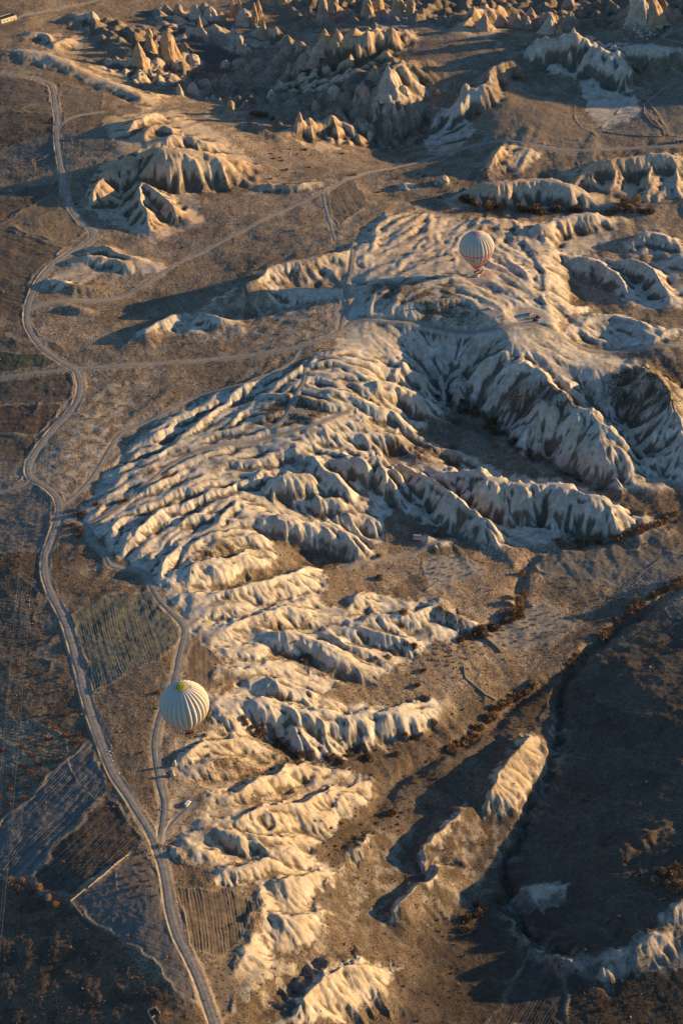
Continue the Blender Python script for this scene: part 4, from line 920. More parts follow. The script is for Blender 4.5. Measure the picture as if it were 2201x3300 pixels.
def env_text(name, txt, th, s, size, mat, parent, stack=False):
    items = [(ch, k) for k, ch in enumerate(txt)] if stack else [(txt, 0)]
    VV = []; FF = []
    for ch, k in items:
        cu = bpy.data.curves.new('t', 'FONT'); cu.body = ch; cu.size = size; cu.align_x = 'CENTER'; cu.align_y = 'CENTER'; cu.resolution_u = 3
        to = bpy.data.objects.new('t', cu); me = to.to_mesh()
        v = np.array([q.co[:] for q in me.vertices]).reshape(-1, 3); f = [tuple(p.vertices) for p in me.polygons]
        to.to_mesh_clear(); bpy.data.objects.remove(to); bpy.data.curves.remove(cu)
        if not len(v): continue
        sc_ = s + k*size*1.25 - v[:,1]; rr = np.maximum(np.interp(sc_, _parc, _prof[:,0]), .5); n0 = len(VV)
        VV += list(env(th+v[:,0]/rr, sc_, .07)); FF += [tuple(i+n0 for i in q) for q in f]
    return mesh_obj(name, VV, FF, mat, parent)
def fabric(name, c):
    m = paint(name, c, .75, .2, .04, .6); return m
def make_balloon(label, crown_px, basket_bottom_z, tilt, theme, slant=None):
    env_c = fabric('cream_fabric', (.52, .47, .39)); red = fabric('orange_red_fabric', (.62, .10, .045)); pink = fabric('crimson_fabric', (.62, .20, .25))
    dark = fabric('black_print', (.03, .03, .035)); yel = fabric('yellow_fabric', (.66, .48, .03)); grey = fabric('grey_print', (.16, .17, .18)); tape = fabric('seam_tape', (.34, .33, .32))
    wick = paint('wicker', (.20, .12, .06), .8, .2, .25, 6, bump=.03); rim = paint('padded_rim', (.55, .46, .33), .7); steel = paint('steel', (.35, .35, .36), .35, .5, metal=.8); rope = paint('rope', (.09, .08, .07))
    if slant: z = CAM_H-slant*math.sin(PITCH+math.atan((crown_px[1]-1175.5)/FPX))
    else: z = basket_bottom_z+36.5
    x, y = at_z(crown_px[0], crown_px[1], z)
    t = thing('hot_air_balloon', label, 'balloon', (x, y, z-12.8), (0, tilt, 0), 'hot air balloons over the valley')
    M = Matrix.Translation((0, 0, 0))
    bands = [(2.9, 26.2, env_c)] if theme == 'sun' else [(2.7, 22.6, env_c)]
    nt = NG*8
    if theme == 'sun':
        env_patch('envelope', env_c, 0, 2*math.pi, 3.3, 37.6, nt, 70, t)
        env_patch('mouth_band', red, 0, 2*math.pi, 37.6, ARC, nt, 6, t)
    else:
        env_patch('envelope', env_c, 0, 2*math.pi, 2.9, 36.2, nt, 70, t)
        env_patch('equator_band', pink, 0, 2*math.pi, 23.1, 24.9, nt, 5, t, .03)
        env_patch('lower_band', pink, 0, 2*math.pi, 33.1, 33.9, nt, 3, t, .03)
        env_patch('mouth_band', pink, 0, 2*math.pi, 36.2, ARC, nt, 6, t)
    # load tapes between the gores
    sv = MB()
    for i in range(NG):
        th = 2*math.pi*i/NG; S = np.linspace(3.4, ARC-.3, 40); w_ = .05/np.maximum(np.interp(S, _parc, _prof[:,0]), .5)
        a = env(np.full(40, th)-w_, S, .02); b = env(np.full(40, th)+w_, S, .02); n = 40
        sv.add(np.concatenate([a, b]), [(j, j+1, n+j+1, n+j) for j in range(n-1)])
    sv.build('load_tape', tape, t)
    if theme == 'sun':
        v = env_patch('crown_vent', yel, 0, 2*math.pi, 0.0, 3.3, nt, 8, t, .05)
        env_patch('vent_ring', dark, 0, 2*math.pi, 4.05, 4.15, nt, 1, t, .06)
        def disc(name, cx, cy, rx, ry, mat):
            k = 20; P = [(cx+rx*math.cos(2*math.pi*i/k), cy+ry*math.sin(2*math.pi*i/k)) for i in range(k)]
            mesh_obj(name, [(px, py, 12.8*math.sqrt(max(0, 1-(px*px+py*py)/196))+.14) for px, py in P], [tuple(range(k))], mat, v)
        disc('eye', 1.35, .95, .62, .26, dark); disc('eye', 1.15, -1.0, .62, .26, dark); disc('pull_cord_patch', -.05, 0, .3, .3, grey); disc('tongue', -2.95, -.75, .5, .38, pink)
        k = 24; arc = [math.pi+R_(d) for d in np.linspace(-66, 66, k)]; P = []
        for rr in (2.15, 2.45): P += [(rr*math.cos(a), rr*math.sin(a)*.95, 12.8*math.sqrt(1-rr*rr/196)+.15) for a in arc]
        mesh_obj('mouth', P, [(j, j+1, k+j+1, k+j) for j in range(k-1)], dark, v)
        env_text('registration_letters', 'BSY', R_(7), 5.6, 1.9, dark, t)
        env_text('side_lettering', 'G\u00dcVERC\u0130NL\u0130K', R_(-98), 26.3, .8, dark, t, True)
        env_text('registration_number', 'TC-BSY', R_(-110), 28.4, .75, dark, t)
        env_patch('yellow_emblem', yel, R_(-37), R_(-8), 25.2, 27.0, 24, 4, t, .06); env_patch('yellow_emblem', yel, R_(-8), R_(14), 23.6, 26.4, 20, 4, t, .06)
        env_patch('yellow_emblem', yel, R_(196), R_(204), 27.5, 28.6, 6, 3, t, .06)
    else:
        v = env_patch('crown_vent', pink, 0, 2*math.pi, 0.0, 2.9, nt, 8, t, .05)
        mesh_obj('pull_cord_patch', [(.35*math.cos(a), .35*math.sin(a), 12.98) for a in np.linspace(0, 6.28, 13)[:-1]], [tuple(range(12))], grey, v)
        env_text('registration_letters', 'BZN', R_(-50), 4.6, 1.5, grey, t)
        # faded script logo and line of small lettering on the front, red emblem figures on the right
        for th0, th1, s0, s1 in ((-122, -116, 27.4, 28.6), (-112, -104, 27.0, 27.5), (-106, -102, 27.3, 28.3), (-110, -103, 28.3, 28.7), (-132, -126, 27.2, 28.4), (-140, -136, 26.4, 28.2), (-150, -146, 26.6, 27.8), (-118, -113, 29.5, 30.0), (-112, -101, 29.4, 30.1)):
            env_patch('logo_stroke', grey, R_(th0), R_(th1), s0, s1, 6, 3, t, .06)
        for th0, s0, s1 in ((-72, 26.8, 28.8), (-58, 26.0, 28.4), (-45, 25.6, 27.8), (-32, 25.6, 27.4), (-64, 29.8, 32.0), (-52, 29.4, 31.6), (-20, 26.0, 27.6)):
            env_patch('emblem_figure', red, R_(th0), R_(th0+7), s0, s1, 6, 4, t, .06)
        env_patch('sun_glow_patch', paint('sun_glow_orange', (.75, .25, .03), .7), R_(-50), R_(-15), 37.2, ARC-.2, 14, 4, t, .05)  # painted orange for sunlight glowing through the mouth fabric
    # burner frame, ropes, basket, people inside
    bz = -23.0; yaw = R_(35) if theme != 'sun' else R_(20); cy_, sy_ = math.cos(yaw), math.sin(yaw)
    def loc(u, v_, z_): return (u*cy_-v_*sy_, u*sy_+v_*cy_, z_)
    L_, W_ = (2.7, 1.25)
    bk = MB(); hh = 1.15
    for (c, d) in (((0, -W_, 0), (2*L_, .1, hh)), ((0, W_, 0), (2*L_, .1, hh)), ((-L_, 0, 0), (.1, 2*W_-.1, hh)), ((L_, 0, 0), (.1, 2*W_-.1, hh)), ((0, 0, 0), (2*L_-.1, .07, hh-.1)), ((-.9, 0, 0), (.07, 2*W_-.2, hh-.12)), ((.9, 0, 0), (.07, 2*W_-.2, hh-.12)), ((0, 0, -hh/2-.04), (2*L_, 2*W_, .08))):
        bk.box(loc(c[0], c[1], bz+c[2]), d, yaw)
    bo = bk.build('basket', wick, t)
    r_ = MB()
    for (c, d) in (((0, -W_, 0), (2*L_+.2, .2, .16)), ((0, W_, 0), (2*L_+.2, .2, .16)), ((-L_, 0, 0), (.2, 2*W_-.2, .16)), ((L_, 0, 0), (.2, 2*W_-.2, .16))): r_.box(loc(c[0], c[1], bz+hh/2+.07), d, yaw)
    r_.build('basket_rim', rim, bo)
    bf = MB()
    for u in (-.9, .9):
        for v_ in (-.7, .7): bf.tube(loc(u*1.6, v_*1.5, bz+hh/2+.1), loc(u, v_, -20.6), .06)
        bf.tube(loc(u, 0, -20.7), loc(u, 0, -20.1), .28, .34, 10)
    bf.tube(loc(-1.1, -.7, -20.6), loc(1.1, -.7, -20.6), .06); bf.tube(loc(-1.1, .7, -20.6), loc(1.1, .7, -20.6), .06)
    bf.build('burner', steel, t)
    rp = MB()
    for i in range(8):
        a = 2*math.pi*i/8; c = (1.9*math.cos(a), 1.9*math.sin(a), -20.0); u = L_*(1 if math.cos(a-yaw) > 0 else -1)*.92; v_ = W_*(1 if math.sin(a-yaw) > 0 else -1)*.92
        rp.tube(c, loc(u, v_, bz+hh/2), .03, n=4)
    rp.build('ropes', rope, t)
    return t, bz-hh/2-.08

# ------------------------------------------------------------------ people: one skinned surface each, then copies
def make_person_mesh():
    me = bpy.data.meshes.new('person')
    V = [(0, 0, .98), (0, 0, 1.2), (0, .0, 1.42), (0, 0, 1.52), (0, .02, 1.62), (0, .01, 1.74),
         (.19, 0, 1.40), (.27, .03, 1.13), (.26, -.10, .90), (-.19, 0, 1.40), (-.27, .03, 1.13), (-.26, -.08, .90),
         (.10, 0, .90), (.12, -.03, .50), (.13, .04, .10), (.13, -.14, .05), (-.10, 0, .90), (-.12, .04, .50), (-.13, .14, .10), (-.13, -.03, .05)]
    E = [(0, 1), (1, 2), (2, 3), (3, 4), (4, 5), (2, 6), (6, 7), (7, 8), (2, 9), (9, 10), (10, 11), (0, 12), (12, 13), (13, 14), (14, 15), (0, 16), (16, 17), (17, 18), (18, 19)]
    Rr = [.16, .15, .17, .07, .105, .08, .085, .06, .05, .085, .06, .05, .11, .075, .055, .045, .11, .075, .055, .045]
    me.from_pydata(V, E, []); o = bpy.data.objects.new('person_form', me); C.objects.link(o)
    mo = o.modifiers.new('skin', 'SKIN'); o.modifiers.new('sub', 'SUBSURF').levels = 1
    for i, r in enumerate(Rr): me.skin_vertices[0].data[i].radius = (r, r*.85)
    me.skin_vertices[0].data[0].use_root = True
    dg = bpy.context.evaluated_depsgraph_get(); out = bpy.data.meshes.new_from_object(o.evaluated_get(dg)); bpy.data.objects.remove(o)
    return out
skin = paint('skin', (.42, .25, .17), .6); hairm = paint('hair', (.03, .022, .018), .7); trous = paint('dark_trousers', (.03, .035, .05), .8)
P_BASE = make_person_mesh()
def person(p, rz, jacket, label, group):
    key = 'jacket_%s' % '_'.join('%02d' % int(c*100) for c in jacket); me = P_BASE.copy(); me.name = 'person'
    for m in (trous, paint(key, jacket, .8), skin, hairm): me.materials.append(m)
    for f in me.polygons:
        c = f.center; f.use_smooth = True
        arm = abs(c.x) > .2 and c.z < .96
        f.material_index = (3 if c.z > 1.68 or (c.y > .05 and c.z > 1.56) else 2) if c.z > 1.5 else (2 if arm else (1 if c.z > .93 else 0))
    o = bpy.data.objects.new('person', me); C.objects.link(o); o.location = p; o.rotation_euler = (0, 0, rz); return tag(o, label, 'person', group)

# ------------------------------------------------------------------ vehicles
glass = paint('dark_glass', (.02, .025, .03), .12, .6); tyre = paint('tyre_rubber', (.02, .02, .02), .9); rimm = paint('wheel_rim', (.45, .45, .46), .35, .5, metal=.7)
lampm = paint('lamp_glass', (.75, .72, .62), .2, .6); redl = paint('tail_lamp_red', (.45, .02, .015), .3, .5); blackp = paint('black_plastic', (.025, .025, .027), .6)
def car_shell(name, prof, width, belt, inset, mat, parent):
    n = len(prof); V = []
    for sgn in (-1, 1):
        for x, z in prof: V.append((x, sgn*(width/2-(inset*(z-belt)/(.8) if z > belt else 0)), z))
    F = [tuple(range(n-1, -1, -1)), tuple(range(n, 2*n))] + [(i, (i+1) % n, n+(i+1) % n, n+i) for i in range(n)]
    o = mesh_obj(name, V, F, mat, parent); bm = bmesh.new(); bm.from_mesh(o.data)
    bmesh.ops.triangulate(bm, faces=[f for f in bm.faces if len(f.verts) > 4]); bmesh.ops.recalc_face_normals(bm, faces=bm.faces[:])
    bm.to_mesh(o.data); bm.free(); return o
def vehicle(name, label, cat, p, rz, col_, style, group=None):
    body = paint('car_paint_%s_%s' % (style, '_'.join('%d' % int(c*100) for c in col_)), col_, .35, .5)
    t = thing(name, label, cat, p, (0, 0, rz), group)
    S = {  # side outline (x forward), width, belt height, wheel base, window spans, roof
     'van': ([(-2.4, .35), (-2.45, 1.0), (-2.3, 1.75), (-2.15, 1.92), (1.0, 1.95), (1.25, 1.85), (1.85, 1.12), (2.4, .98), (2.5, .7), (2.45, .35)], 1.9, 1.05, 1.5, [(-2.15, -1.05), (-.95, .1), (.2, 1.15)]),
     'pickup': ([(-2.6, .45), (-2.65, 1.05), (-.75, 1.08), (-.62, 1.72), (-.45, 1.80), (.55, 1.80), (.75, 1.74), (1.35, 1.12), (2.4, 1.02), (2.6, .8), (2.6, .45)], 1.85, 1.08, 1.6, [(-.52, .12), (.2, .95)]),
     'jeep': ([(-2.0, .5), (-2.05, 1.15), (-1.95, 1.75), (-1.85, 1.82), (.45, 1.82), (.75, 1.15), (1.9, 1.08), (2.05, .9), (2.0, .5)], 1.75, 1.15, 1.3, [(-1.8, -.85), (-.75, .2)]),
     'minibus': ([(-3.0, .4), (-3.05, 1.2), (-2.95, 2.3), (-2.75, 2.5), (1.8, 2.5), (2.2, 2.35), (2.85, 1.2), (3.0, .9), (2.95, .4)], 2.1, 1.25, 1.8, [(-2.8, -1.7), (-1.6, -.5), (-.4, .7), (.8, 1.9)]),
     'truck': ([(-2.7, .5), (-2.7, 1.0), (-.5, 1.0), (-.42, 1.75), (-.3, 1.85), (.8, 1.85), (1.0, 1.78), (1.5, 1.15), (2.5, 1.05), (2.65, .85), (2.65, .5)], 1.9, 1.1, 1.65, [(-.32, .35), (.42, 1.1)])}[style]
    prof, W, belt, wb, wins = S
    b = car_shell('body', prof, W, belt, .14, body, t)
    top = max(z for x, z in prof)
    def side_w(x0, x1):
        for sgn in (-1, 1):
            z0, z1 = belt+.04, top-.14
            y0 = sgn*(W/2-.14*(z0-belt)/.8+.012); y1 = sgn*(W/2-.14*(z1-belt)/.8+.012)
            w_ = mesh_obj('window', [(x0, y0, z0), (x1, y0, z0), (x1-.06, y1, z1), (x0+.06, y1, z1)], [(0, 1, 2, 3)], glass, t)
    for a, c in wins: side_w(a, c)
    fr = max(i for i in range(len(prof)) if prof[i][1] > belt+.3)
    (xa, za), (xb, zb) = prof[fr], prof[fr+1]
    y = W/2-.14*((za-belt)/.8)-.12; y2 = W/2-.10
    nx = .02
    mesh_obj('windscreen', [(xb-.06+nx, -y2, zb+.05+nx), (xb-.06+nx, y2, zb+.05+nx), (xa+.05+nx, y, za-.03+nx), (xa+.05+nx, -y, za-.03+nx)], [(0, 1, 2, 3)], glass, t)
    rr = min(i for i in range(len(prof)) if prof[i][1] > belt+.3)
    (xc, zc), (xd, zd) = prof[rr], prof[rr-1]
    mesh_obj('rear_window', [(xd-.02+(xc-xd)*.1, -y2, zd+.06), (xc-.02, -y, zc-.06), (xc-.02, y, zc-.06), (xd-.02+(xc-xd)*.1, y2, zd+.06)], [(0, 1, 2, 3)], glass, t)
    if style == 'pickup': mb = MB(); mb.box((-1.68, 0, 1.12), (1.75, W-.22, .10)); mb.build('bed_cover', blackp, t)
    if style == 'truck': mb = MB(); mb.box((-1.6, 0, 1.06), (1.9, W-.24, .12)); mb.build('cargo_bed', blackp, t)
    if style == 'jeep': mb = MB(); mb.box((-.7, 0, top+.06), (2.0, W-.5, .10)); mb.build('roof_rack', blackp, t)
    wr = .36 if style in ('van', 'minibus') else .40
    for sx in (-1, 1):
        for sy in (-1, 1):
            mb = MB(); yy = sy*(W/2-.10); mb.tube((sx*wb, yy-sy*.11, wr), (sx*wb, yy+sy*.12, wr), wr, n=14); w_ = mb.build('wheel', tyre, t)
            mb = MB(); mb.tube((sx*wb, yy+sy*.121, wr), (sx*wb, yy+sy*.135, wr), wr*.6, n=12); mb.build('rim', rimm, w_)
    xf = max(x for x, z in prof); xr = min(x for x, z in prof)
    for sy in (-1, 1):
        mb = MB(); mb.box((xf-.02, sy*(W/2-.28), .78), (.10, .34, .18)); mb.build('headlight', lampm, t)
        mb = MB(); mb.box((xr+.0, sy*(W/2-.16), .95), (.10, .18, .26)); mb.build('tail_light', redl, t)
    for x_, w_ in ((xf+.0, 'front_bumper'), (xr-.0, 'rear_bumper')): mb = MB(); mb.box((x_, 0, .48), (.16, W-.06, .2)); mb.build(w_, blackp if style != 'van' else body, t)
    return t
def aim(px, py, qx, qy):
    a = at(px, py); b = at(qx, qy); return math.atan2(b.y-a.y, b.x-a.x)
F2 = 1/1.4037
white = (.72, .72, .71)
vehicle('parked_van', 'white van parked on the dirt track near the lower balloon with dark side windows', 'van', at(431, 1847), aim(426, 1852, 436, 1840), white, 'van')
vehicle('pickup_truck', 'white pickup truck with black covered bed parked alone on pale dirt', 'pickup truck', at(1123.5, 710.7), aim(1118, 711, 1130, 711.6), white, 'pickup')
ta = aim(1097, 634, 1105, 625)
tp = at(1096.5, 634)
vehicle('pickup_truck', 'white pickup truck towing a flat trailer under the far balloon', 'pickup truck', tp, ta+math.pi, white, 'truck')
tr = thing('balloon_trailer', 'long flat trailer with red and white marker posts behind the white pickup', 'trailer', tp+Vector((math.cos(ta)*7.2, math.sin(ta)*7.2, 0)), (0, 0, ta))
wood = paint('trailer_deck', (.10, .095, .09), .8, vary=.2, scale=3); whm = paint('white_rail', (.7, .68, .64), .5); redm = paint('red_rail', (.5, .03, .02), .5)
mb = MB(); mb.box((0, 0, .62), (7.2, 2.3, .14)); mb.tube((-3.6, -.7, .6), (-4.9, 0, .55), .06); mb.tube((-3.6, .7, .6), (-4.9, 0, .55), .06); mb.build('deck', wood, tr)
for sy in (-1, 1):
    mb = MB(); mb.box((.9 if sy < 0 else 0, sy*1.2, .78), (5.2 if sy < 0 else 7.0, .12, .22)); mb.build('side_rail', whm, tr)
    for sx in (.2, 1.2): mb = MB(); mb.tube((sx, sy*1.0, .36), (sx, sy*1.2, .36), .36, n=12); mb.build('wheel', tyre, tr)
mb = MB(); mb.box((-2.3, -1.2, .80), (1.0, .13, .3)); mb.build('red_board', redm, tr); mb = MB(); mb.box((2.6, -1.27, .80), (.9, .02, .3)); mb.build('red_board', redm, tr)
land = 'crew vehicles at the landing place'
g = at(1217, 722.6); vehicle('minibus', 'beige minibus with its dark windscreen facing the standing crew', 'minibus', g, aim(1221, 720, 1213, 726), (.42, .36, .27), 'minibus', land)
vehicle('off_road_car', 'bright red off road car, the upper of two parked by the pale bank', 'car', at(1235, 730), aim(1228, 729, 1242, 731.5), (.30, .025, .02), 'jeep', land)
vehicle('off_road_car', 'dark maroon off road car, the lower of two parked by the pale bank', 'car', at(1228.5, 737.6), aim(1222, 737.4, 1236, 736), (.11, .014, .014), 'jeep', land)
rp_ = random.Random(3)
crew = [(1203, 724.0, (.12, .03, .03)), (1206.4, 723.8, (.10, .02, .02)), (1205.7, 726.6, (.03, .05, .12)), (1204.4, 728.8, (.6, .6, .6)), (1213, 733, (.03, .03, .04)), (1215.4, 735, (.25, .22, .2)), (1217, 733.6, (.5, .5, .48)),
        (1222.5, 724, (.10, .02, .03)), (1225.5, 724.9, (.04, .03, .03)), (1227.3, 729.5, (.03, .06, .12)), (1225.6, 733, (.05, .07, .14)), (1223, 727, (.45, .36, .28))]
cl = ['person in a red jacket, leftmost of the crew', 'person in a dark red jacket beside the leftmost crew member', 'person in a blue jacket in the middle of the left trio', 'person in a white top in front of the left trio', 'person in a black jacket left of the pair in front of the minibus', 'person in a brown grey jacket in front of the minibus', 'person in a pale grey jacket right of the pair in front of the minibus',
      'person in a wine red jacket close behind the beige minibus', 'person in a black jacket between the minibus and the red car', 'person in a blue jacket at the bumper of the bright red car', 'person in a navy jacket at the bumper of the maroon car', 'person in a tan jacket beside the minibus door']
for (px, py, j), lb in zip(crew, cl): person(at(px, py), rp_.uniform(0, 6.28), j, lb, 'crew standing at the landing place')
for (px, py, j, lb) in ((476, 66, (.03, .03, .04), 'person in black among the distant rock spires, leftmost of four'), (480, 64, (.35, .06, .28), 'person in purple among the distant rock spires'), (486, 59, (.04, .04, .05), 'person in a dark grey coat higher up among the distant rock spires'), (490, 58.4, (.10, .05, .04), 'person in a brown coat, rightmost of four among the distant rock spires')):
    person(at(px, py), rp_.uniform(0, 6.28), j, lb, 'visitors among the rock spires')

make_balloon('cream hot air balloon with a yellow smiling face on its crown', (420.3, 1576.6), 27.0, -R_(5.5), 'sun', 1124)
gz = at(1098, 628)
b2, _ = make_balloon('cream hot air balloon with crimson crown, crimson bands and a trailer below it', (1095.0, 534.3), gz.z+1.6, -R_(3.5), 'bands')
for k, (u, v_) in enumerate(((-1.9, -.6), (-1.2, .6), (1.3, -.6), (1.9, .5), (0, .55), (.2, -.55))):
    a_ = R_(35); L = Matrix.Rotation(-R_(3.5), 4, 'Y') @ Vector((u*math.cos(a_)-v_*math.sin(a_), u*math.sin(a_)+v_*math.cos(a_), -23.52))
    person(b2.location+L, rp_.uniform(0, 6.28), ((.05, .05, .07), (.4, .05, .05), (.1, .12, .2), (.5, .45, .4), (.06, .05, .05), (.15, .1, .08))[k],
           ['passenger in a dark jacket at the left end of the far basket', 'passenger in a red jacket in the far basket', 'passenger in a blue jacket in the far basket', 'passenger in a pale jacket at the right end of the far basket', 'pilot in black in the middle of the far basket', 'passenger in a brown jacket in the middle of the far basket'][k], 'people in the far basket')

# ------------------------------------------------------------------ huts, sheds, walls, stones
plaster = paint('cream_plaster', (.62, .52, .36), .9, .1, .12, 1.2); stone = paint('dry_stone', (.36, .28, .19), .95, .1, .3, 2.5, bump=.1); roofd = paint('dark_roof', (.055, .04, .045), .9); vault = paint('vault_render', (.30, .28, .25), .9, .1, .15, 1.5)
p = at(17, 47); h = thing('farm_building', 'long low cream farm building with a flat dark roof at the corner of the fields', 'building', p, (0, 0, aim(12, 50, 40, 42)))
L_, W_, H_ = 19.0, 8.0, 4.6
mb = MB(); mb.box((0, -W_/2, H_/2), (L_, .3, H_)); mb.box((0, W_/2, H_/2), (L_, .3, H_)); mb.box((-L_/2, 0, H_/2), (.3, W_-.3, H_)); mb.box((L_/2, 0, H_/2), (.3, W_-.3, H_)); wv_ = mb.build('wall', plaster, h)
mb = MB(); mb.box((0, 0, H_-.45), (L_-.3, W_-.3, .2)); mb.build('roof', roofd, h)
for xx in (-6, -2, 2.5): mb = MB(); mb.box((xx, -W_/2-.16, 2.2), (1.2, .06, 1.1)); mb.build('window', glass, h)
mb = MB(); mb.box((6.3, -W_/2-.16, 1.15), (1.2, .06, 2.2)); mb.build('door', paint('brown_door', (.14, .07, .04), .7), h)
p = at(957, 1236.5); h = thing('stone_hut', 'small vaulted stone hut with one sunlit doorway at the foot of the pale ridges', 'hut', p, (0, 0, R_(-8)))
k = 10; prof_ = [(-1.9, 0), (-1.9, 1.9)]+[(-1.9*math.cos(math.pi*i/k), 1.9+.9*math.sin(math.pi*i/k)) for i in range(1, k)]+[(1.9, 1.9), (1.9, 0)]; n_ = len(prof_)
V = [(-2.6, y, z) for y, z in prof_]+[(2.6, y, z) for y, z in prof_]
mesh_obj('wall', V, [tuple(range(n_-1, -1, -1)), tuple(range(n_, 2*n_)), (0, 1, n_+1, n_), (n_-2, n_-1, 2*n_-1, 2*n_-2)], plaster, h)
mesh_obj('roof', [(x*1.03, y*1.02, z+.03) for x, y, z in V], [(i, i+1, n_+i+1, n_+i) for i in range(1, n_-2)], vault, h, True)
mb = MB(); mb.box((2.61, .3, .95), (.04, .9, 1.9)); mb.build('door', blackp, h)
p = at(1557, 326.5); h = thing('farm_shed', 'dark timber shed with a low grey roof beside the pale track at the right', 'shed', p, (0, 0, R_(12)))
mb = MB(); mb.box((0, 0, 1.4), (6, 4, 2.8)); mb.build('wall', paint('dark_planks', (.06, .05, .05), .9, vary=.2, scale=2), h); mb = MB(); mb.box((0, 0, 2.9), (6.5, 4.5, .18)); mb.build('roof', paint('grey_sheet_roof', (.28, .28, .30), .5), h); mb = MB(); mb.box((-1.2, -2.03, 1.0), (1.1, .06, 2.0)); mb.build('door', whm, h)
p = at(1548, 328); h = thing('water_tank', 'small white water tank on a dark stand beside the timber shed', 'tank', p)
mb = MB(); mb.tube((0, 0, .8), (0, 0, 2.1), .8, n=14); mb.build('tank_body', whm, h); mb = MB(); [mb.box((sx*.5, sy*.5, .4), (.12, .12, .8)) for sx in (-1, 1) for sy in (-1, 1)]; mb.build('stand', blackp, h)
def wall_run(name, label, txt, hgt, th, mat, cat='wall', group=None):
    p_ = parse(txt); x, y, z = on_ground(p_[:,0], p_[:,1]); q = smooth_line(np.stack([x, y], 1), 1)
    s = np.concatenate([[0], np.cumsum(np.hypot(*np.diff(q, axis=0).T))]); n = max(3, int(s[-1]/1.2)); si = np.linspace(0, s[-1], n)
    X = np.interp(si, s, q[:,0]); Y = np.interp(si, s, q[:,1]); tx = np.gradient(X); ty = np.gradient(Y); l = np.hypot(tx, ty); nx, ny = -ty/l, tx/l
    r = np.random.RandomState(int(abs(X[0])*10) % 9999); G_ = sample(Z, X, Y); hh = hgt*(1+.25*(r.rand(n)-.5)); w_ = th*(1+.3*(r.rand(n)-.5)); V = []
    for k in range(n):
        for sgn, zz, ww in ((-1, -.4, .6), (-1, hh[k], .42), (1, hh[k]*.97, .42), (1, -.4, .6)): V.append((X[k]+sgn*nx[k]*w_[k]*ww, Y[k]+sgn*ny[k]*w_[k]*ww, G_[k]+zz))
    F = [(4*k+j, 4*k+4+j, 4*k+4+(j+1) % 4, 4*k+(j+1) % 4) for k in range(n-1) for j in range(4)]+[(3, 2, 1, 0), (4*n-4, 4*n-3, 4*n-2, 4*n-1)]
    return tag(mesh_obj(name, V, F, mat), label, cat, group)
wall_run('field_wall', 'low stone wall turning the corner of the pebbly orchard field by the bare trees', '190,2103 175,2084 162,2071 178,2058 196,2043', .9, .5, stone)
wall_run('field_wall', 'low stone wall between the dark ploughed field and the pebbly orchard field', '203,2038 240,2008 270,1982 296,1962', .7, .7, stone)
wall_run('field_wall', 'thin earth and stone bank curving between two vineyards above the thicket', '1108,1462 1128,1476 1147,1494 1150,1500', 1.2, 1.0, stone)
wall_run('field_wall', 'sinuous earth bank running down the brown meadow from the vineyards', '1064,1531 1068,1556 1090,1575 1113,1595 1138,1608', .8, .9, stone)
wall_run('field_wall', 'stone terrace wall bounding the lower edge of the pale top right vineyard', '1384,302 1430,309 1480,313 1522,315', .8, .8, stone)
wall_run('field_wall', 'stone terrace wall climbing between the two top right vineyards', '1524,312 1520,298 1496,284 1478,262 1478,240 1500,222 1530,198', .7, .7, stone)
for i, (t_, lb) in enumerate((('357,2353 339.6,2324 358,2315 368,2327.6', 'roofless square of low ruined stone walls at the bottom edge beside the road'), ('349,2339 356,2334', 'short inner wall of the roofless ruin by the road'))): wall_run('ruined_wall', lb, t_, 1.4, .6, stone)
def rock_mesh(seed, prof, nth=36, nz=30, lump=.2, flute=.1, nfl=7, twin=None):
    """lathe of a profile [(t, r)] of unit height and radius, roughened"""
    tv = np.linspace(0, 1, nz); rv = np.interp(tv, [a for a, b in prof], [b for a, b in prof]); th = np.linspace(0, 2*math.pi, nth, endpoint=False)
    T, H = np.meshgrid(th, tv); R0 = np.repeat(rv[:,None], nth, 1)
    n = gnoise(np.cos(T)*1.3+seed*7.1, np.sin(T)*1.3+H*2.2, seed)+.5*gnoise(np.cos(T)*3+seed, np.sin(T)*3+H*5, seed+5)
    fl_ = np.abs(np.sin(T*nfl/2+gnoise(H*2, H*0+seed, seed)*1.5))
    rid_ = 1-np.abs(gnoise(np.cos(T)*2.6+seed*3, np.sin(T)*2.6+H*3.5, seed+8))*2; R1 = R0*(1+lump*n+lump*.55*rid_-flute*(1-fl_)*(1-H*.5)+.42*(1-H)**4); lean = .10*rng1(H*1.6+seed, seed)
    V = np.stack([R1*np.cos(T)+lean, R1*np.sin(T)*.9+.07*rng1(H*1.4+seed*3, seed+2), H+.03*n*(H > .05)], -1).reshape(-1, 3); ix = np.arange(nz*nth).reshape(nz, nth)
    F = [(ix[i,j], ix[i,(j+1) % nth], ix[i+1,(j+1) % nth], ix[i+1,j]) for i in range(nz-1) for j in range(nth)]+[tuple(ix[-1])]
    return V, F
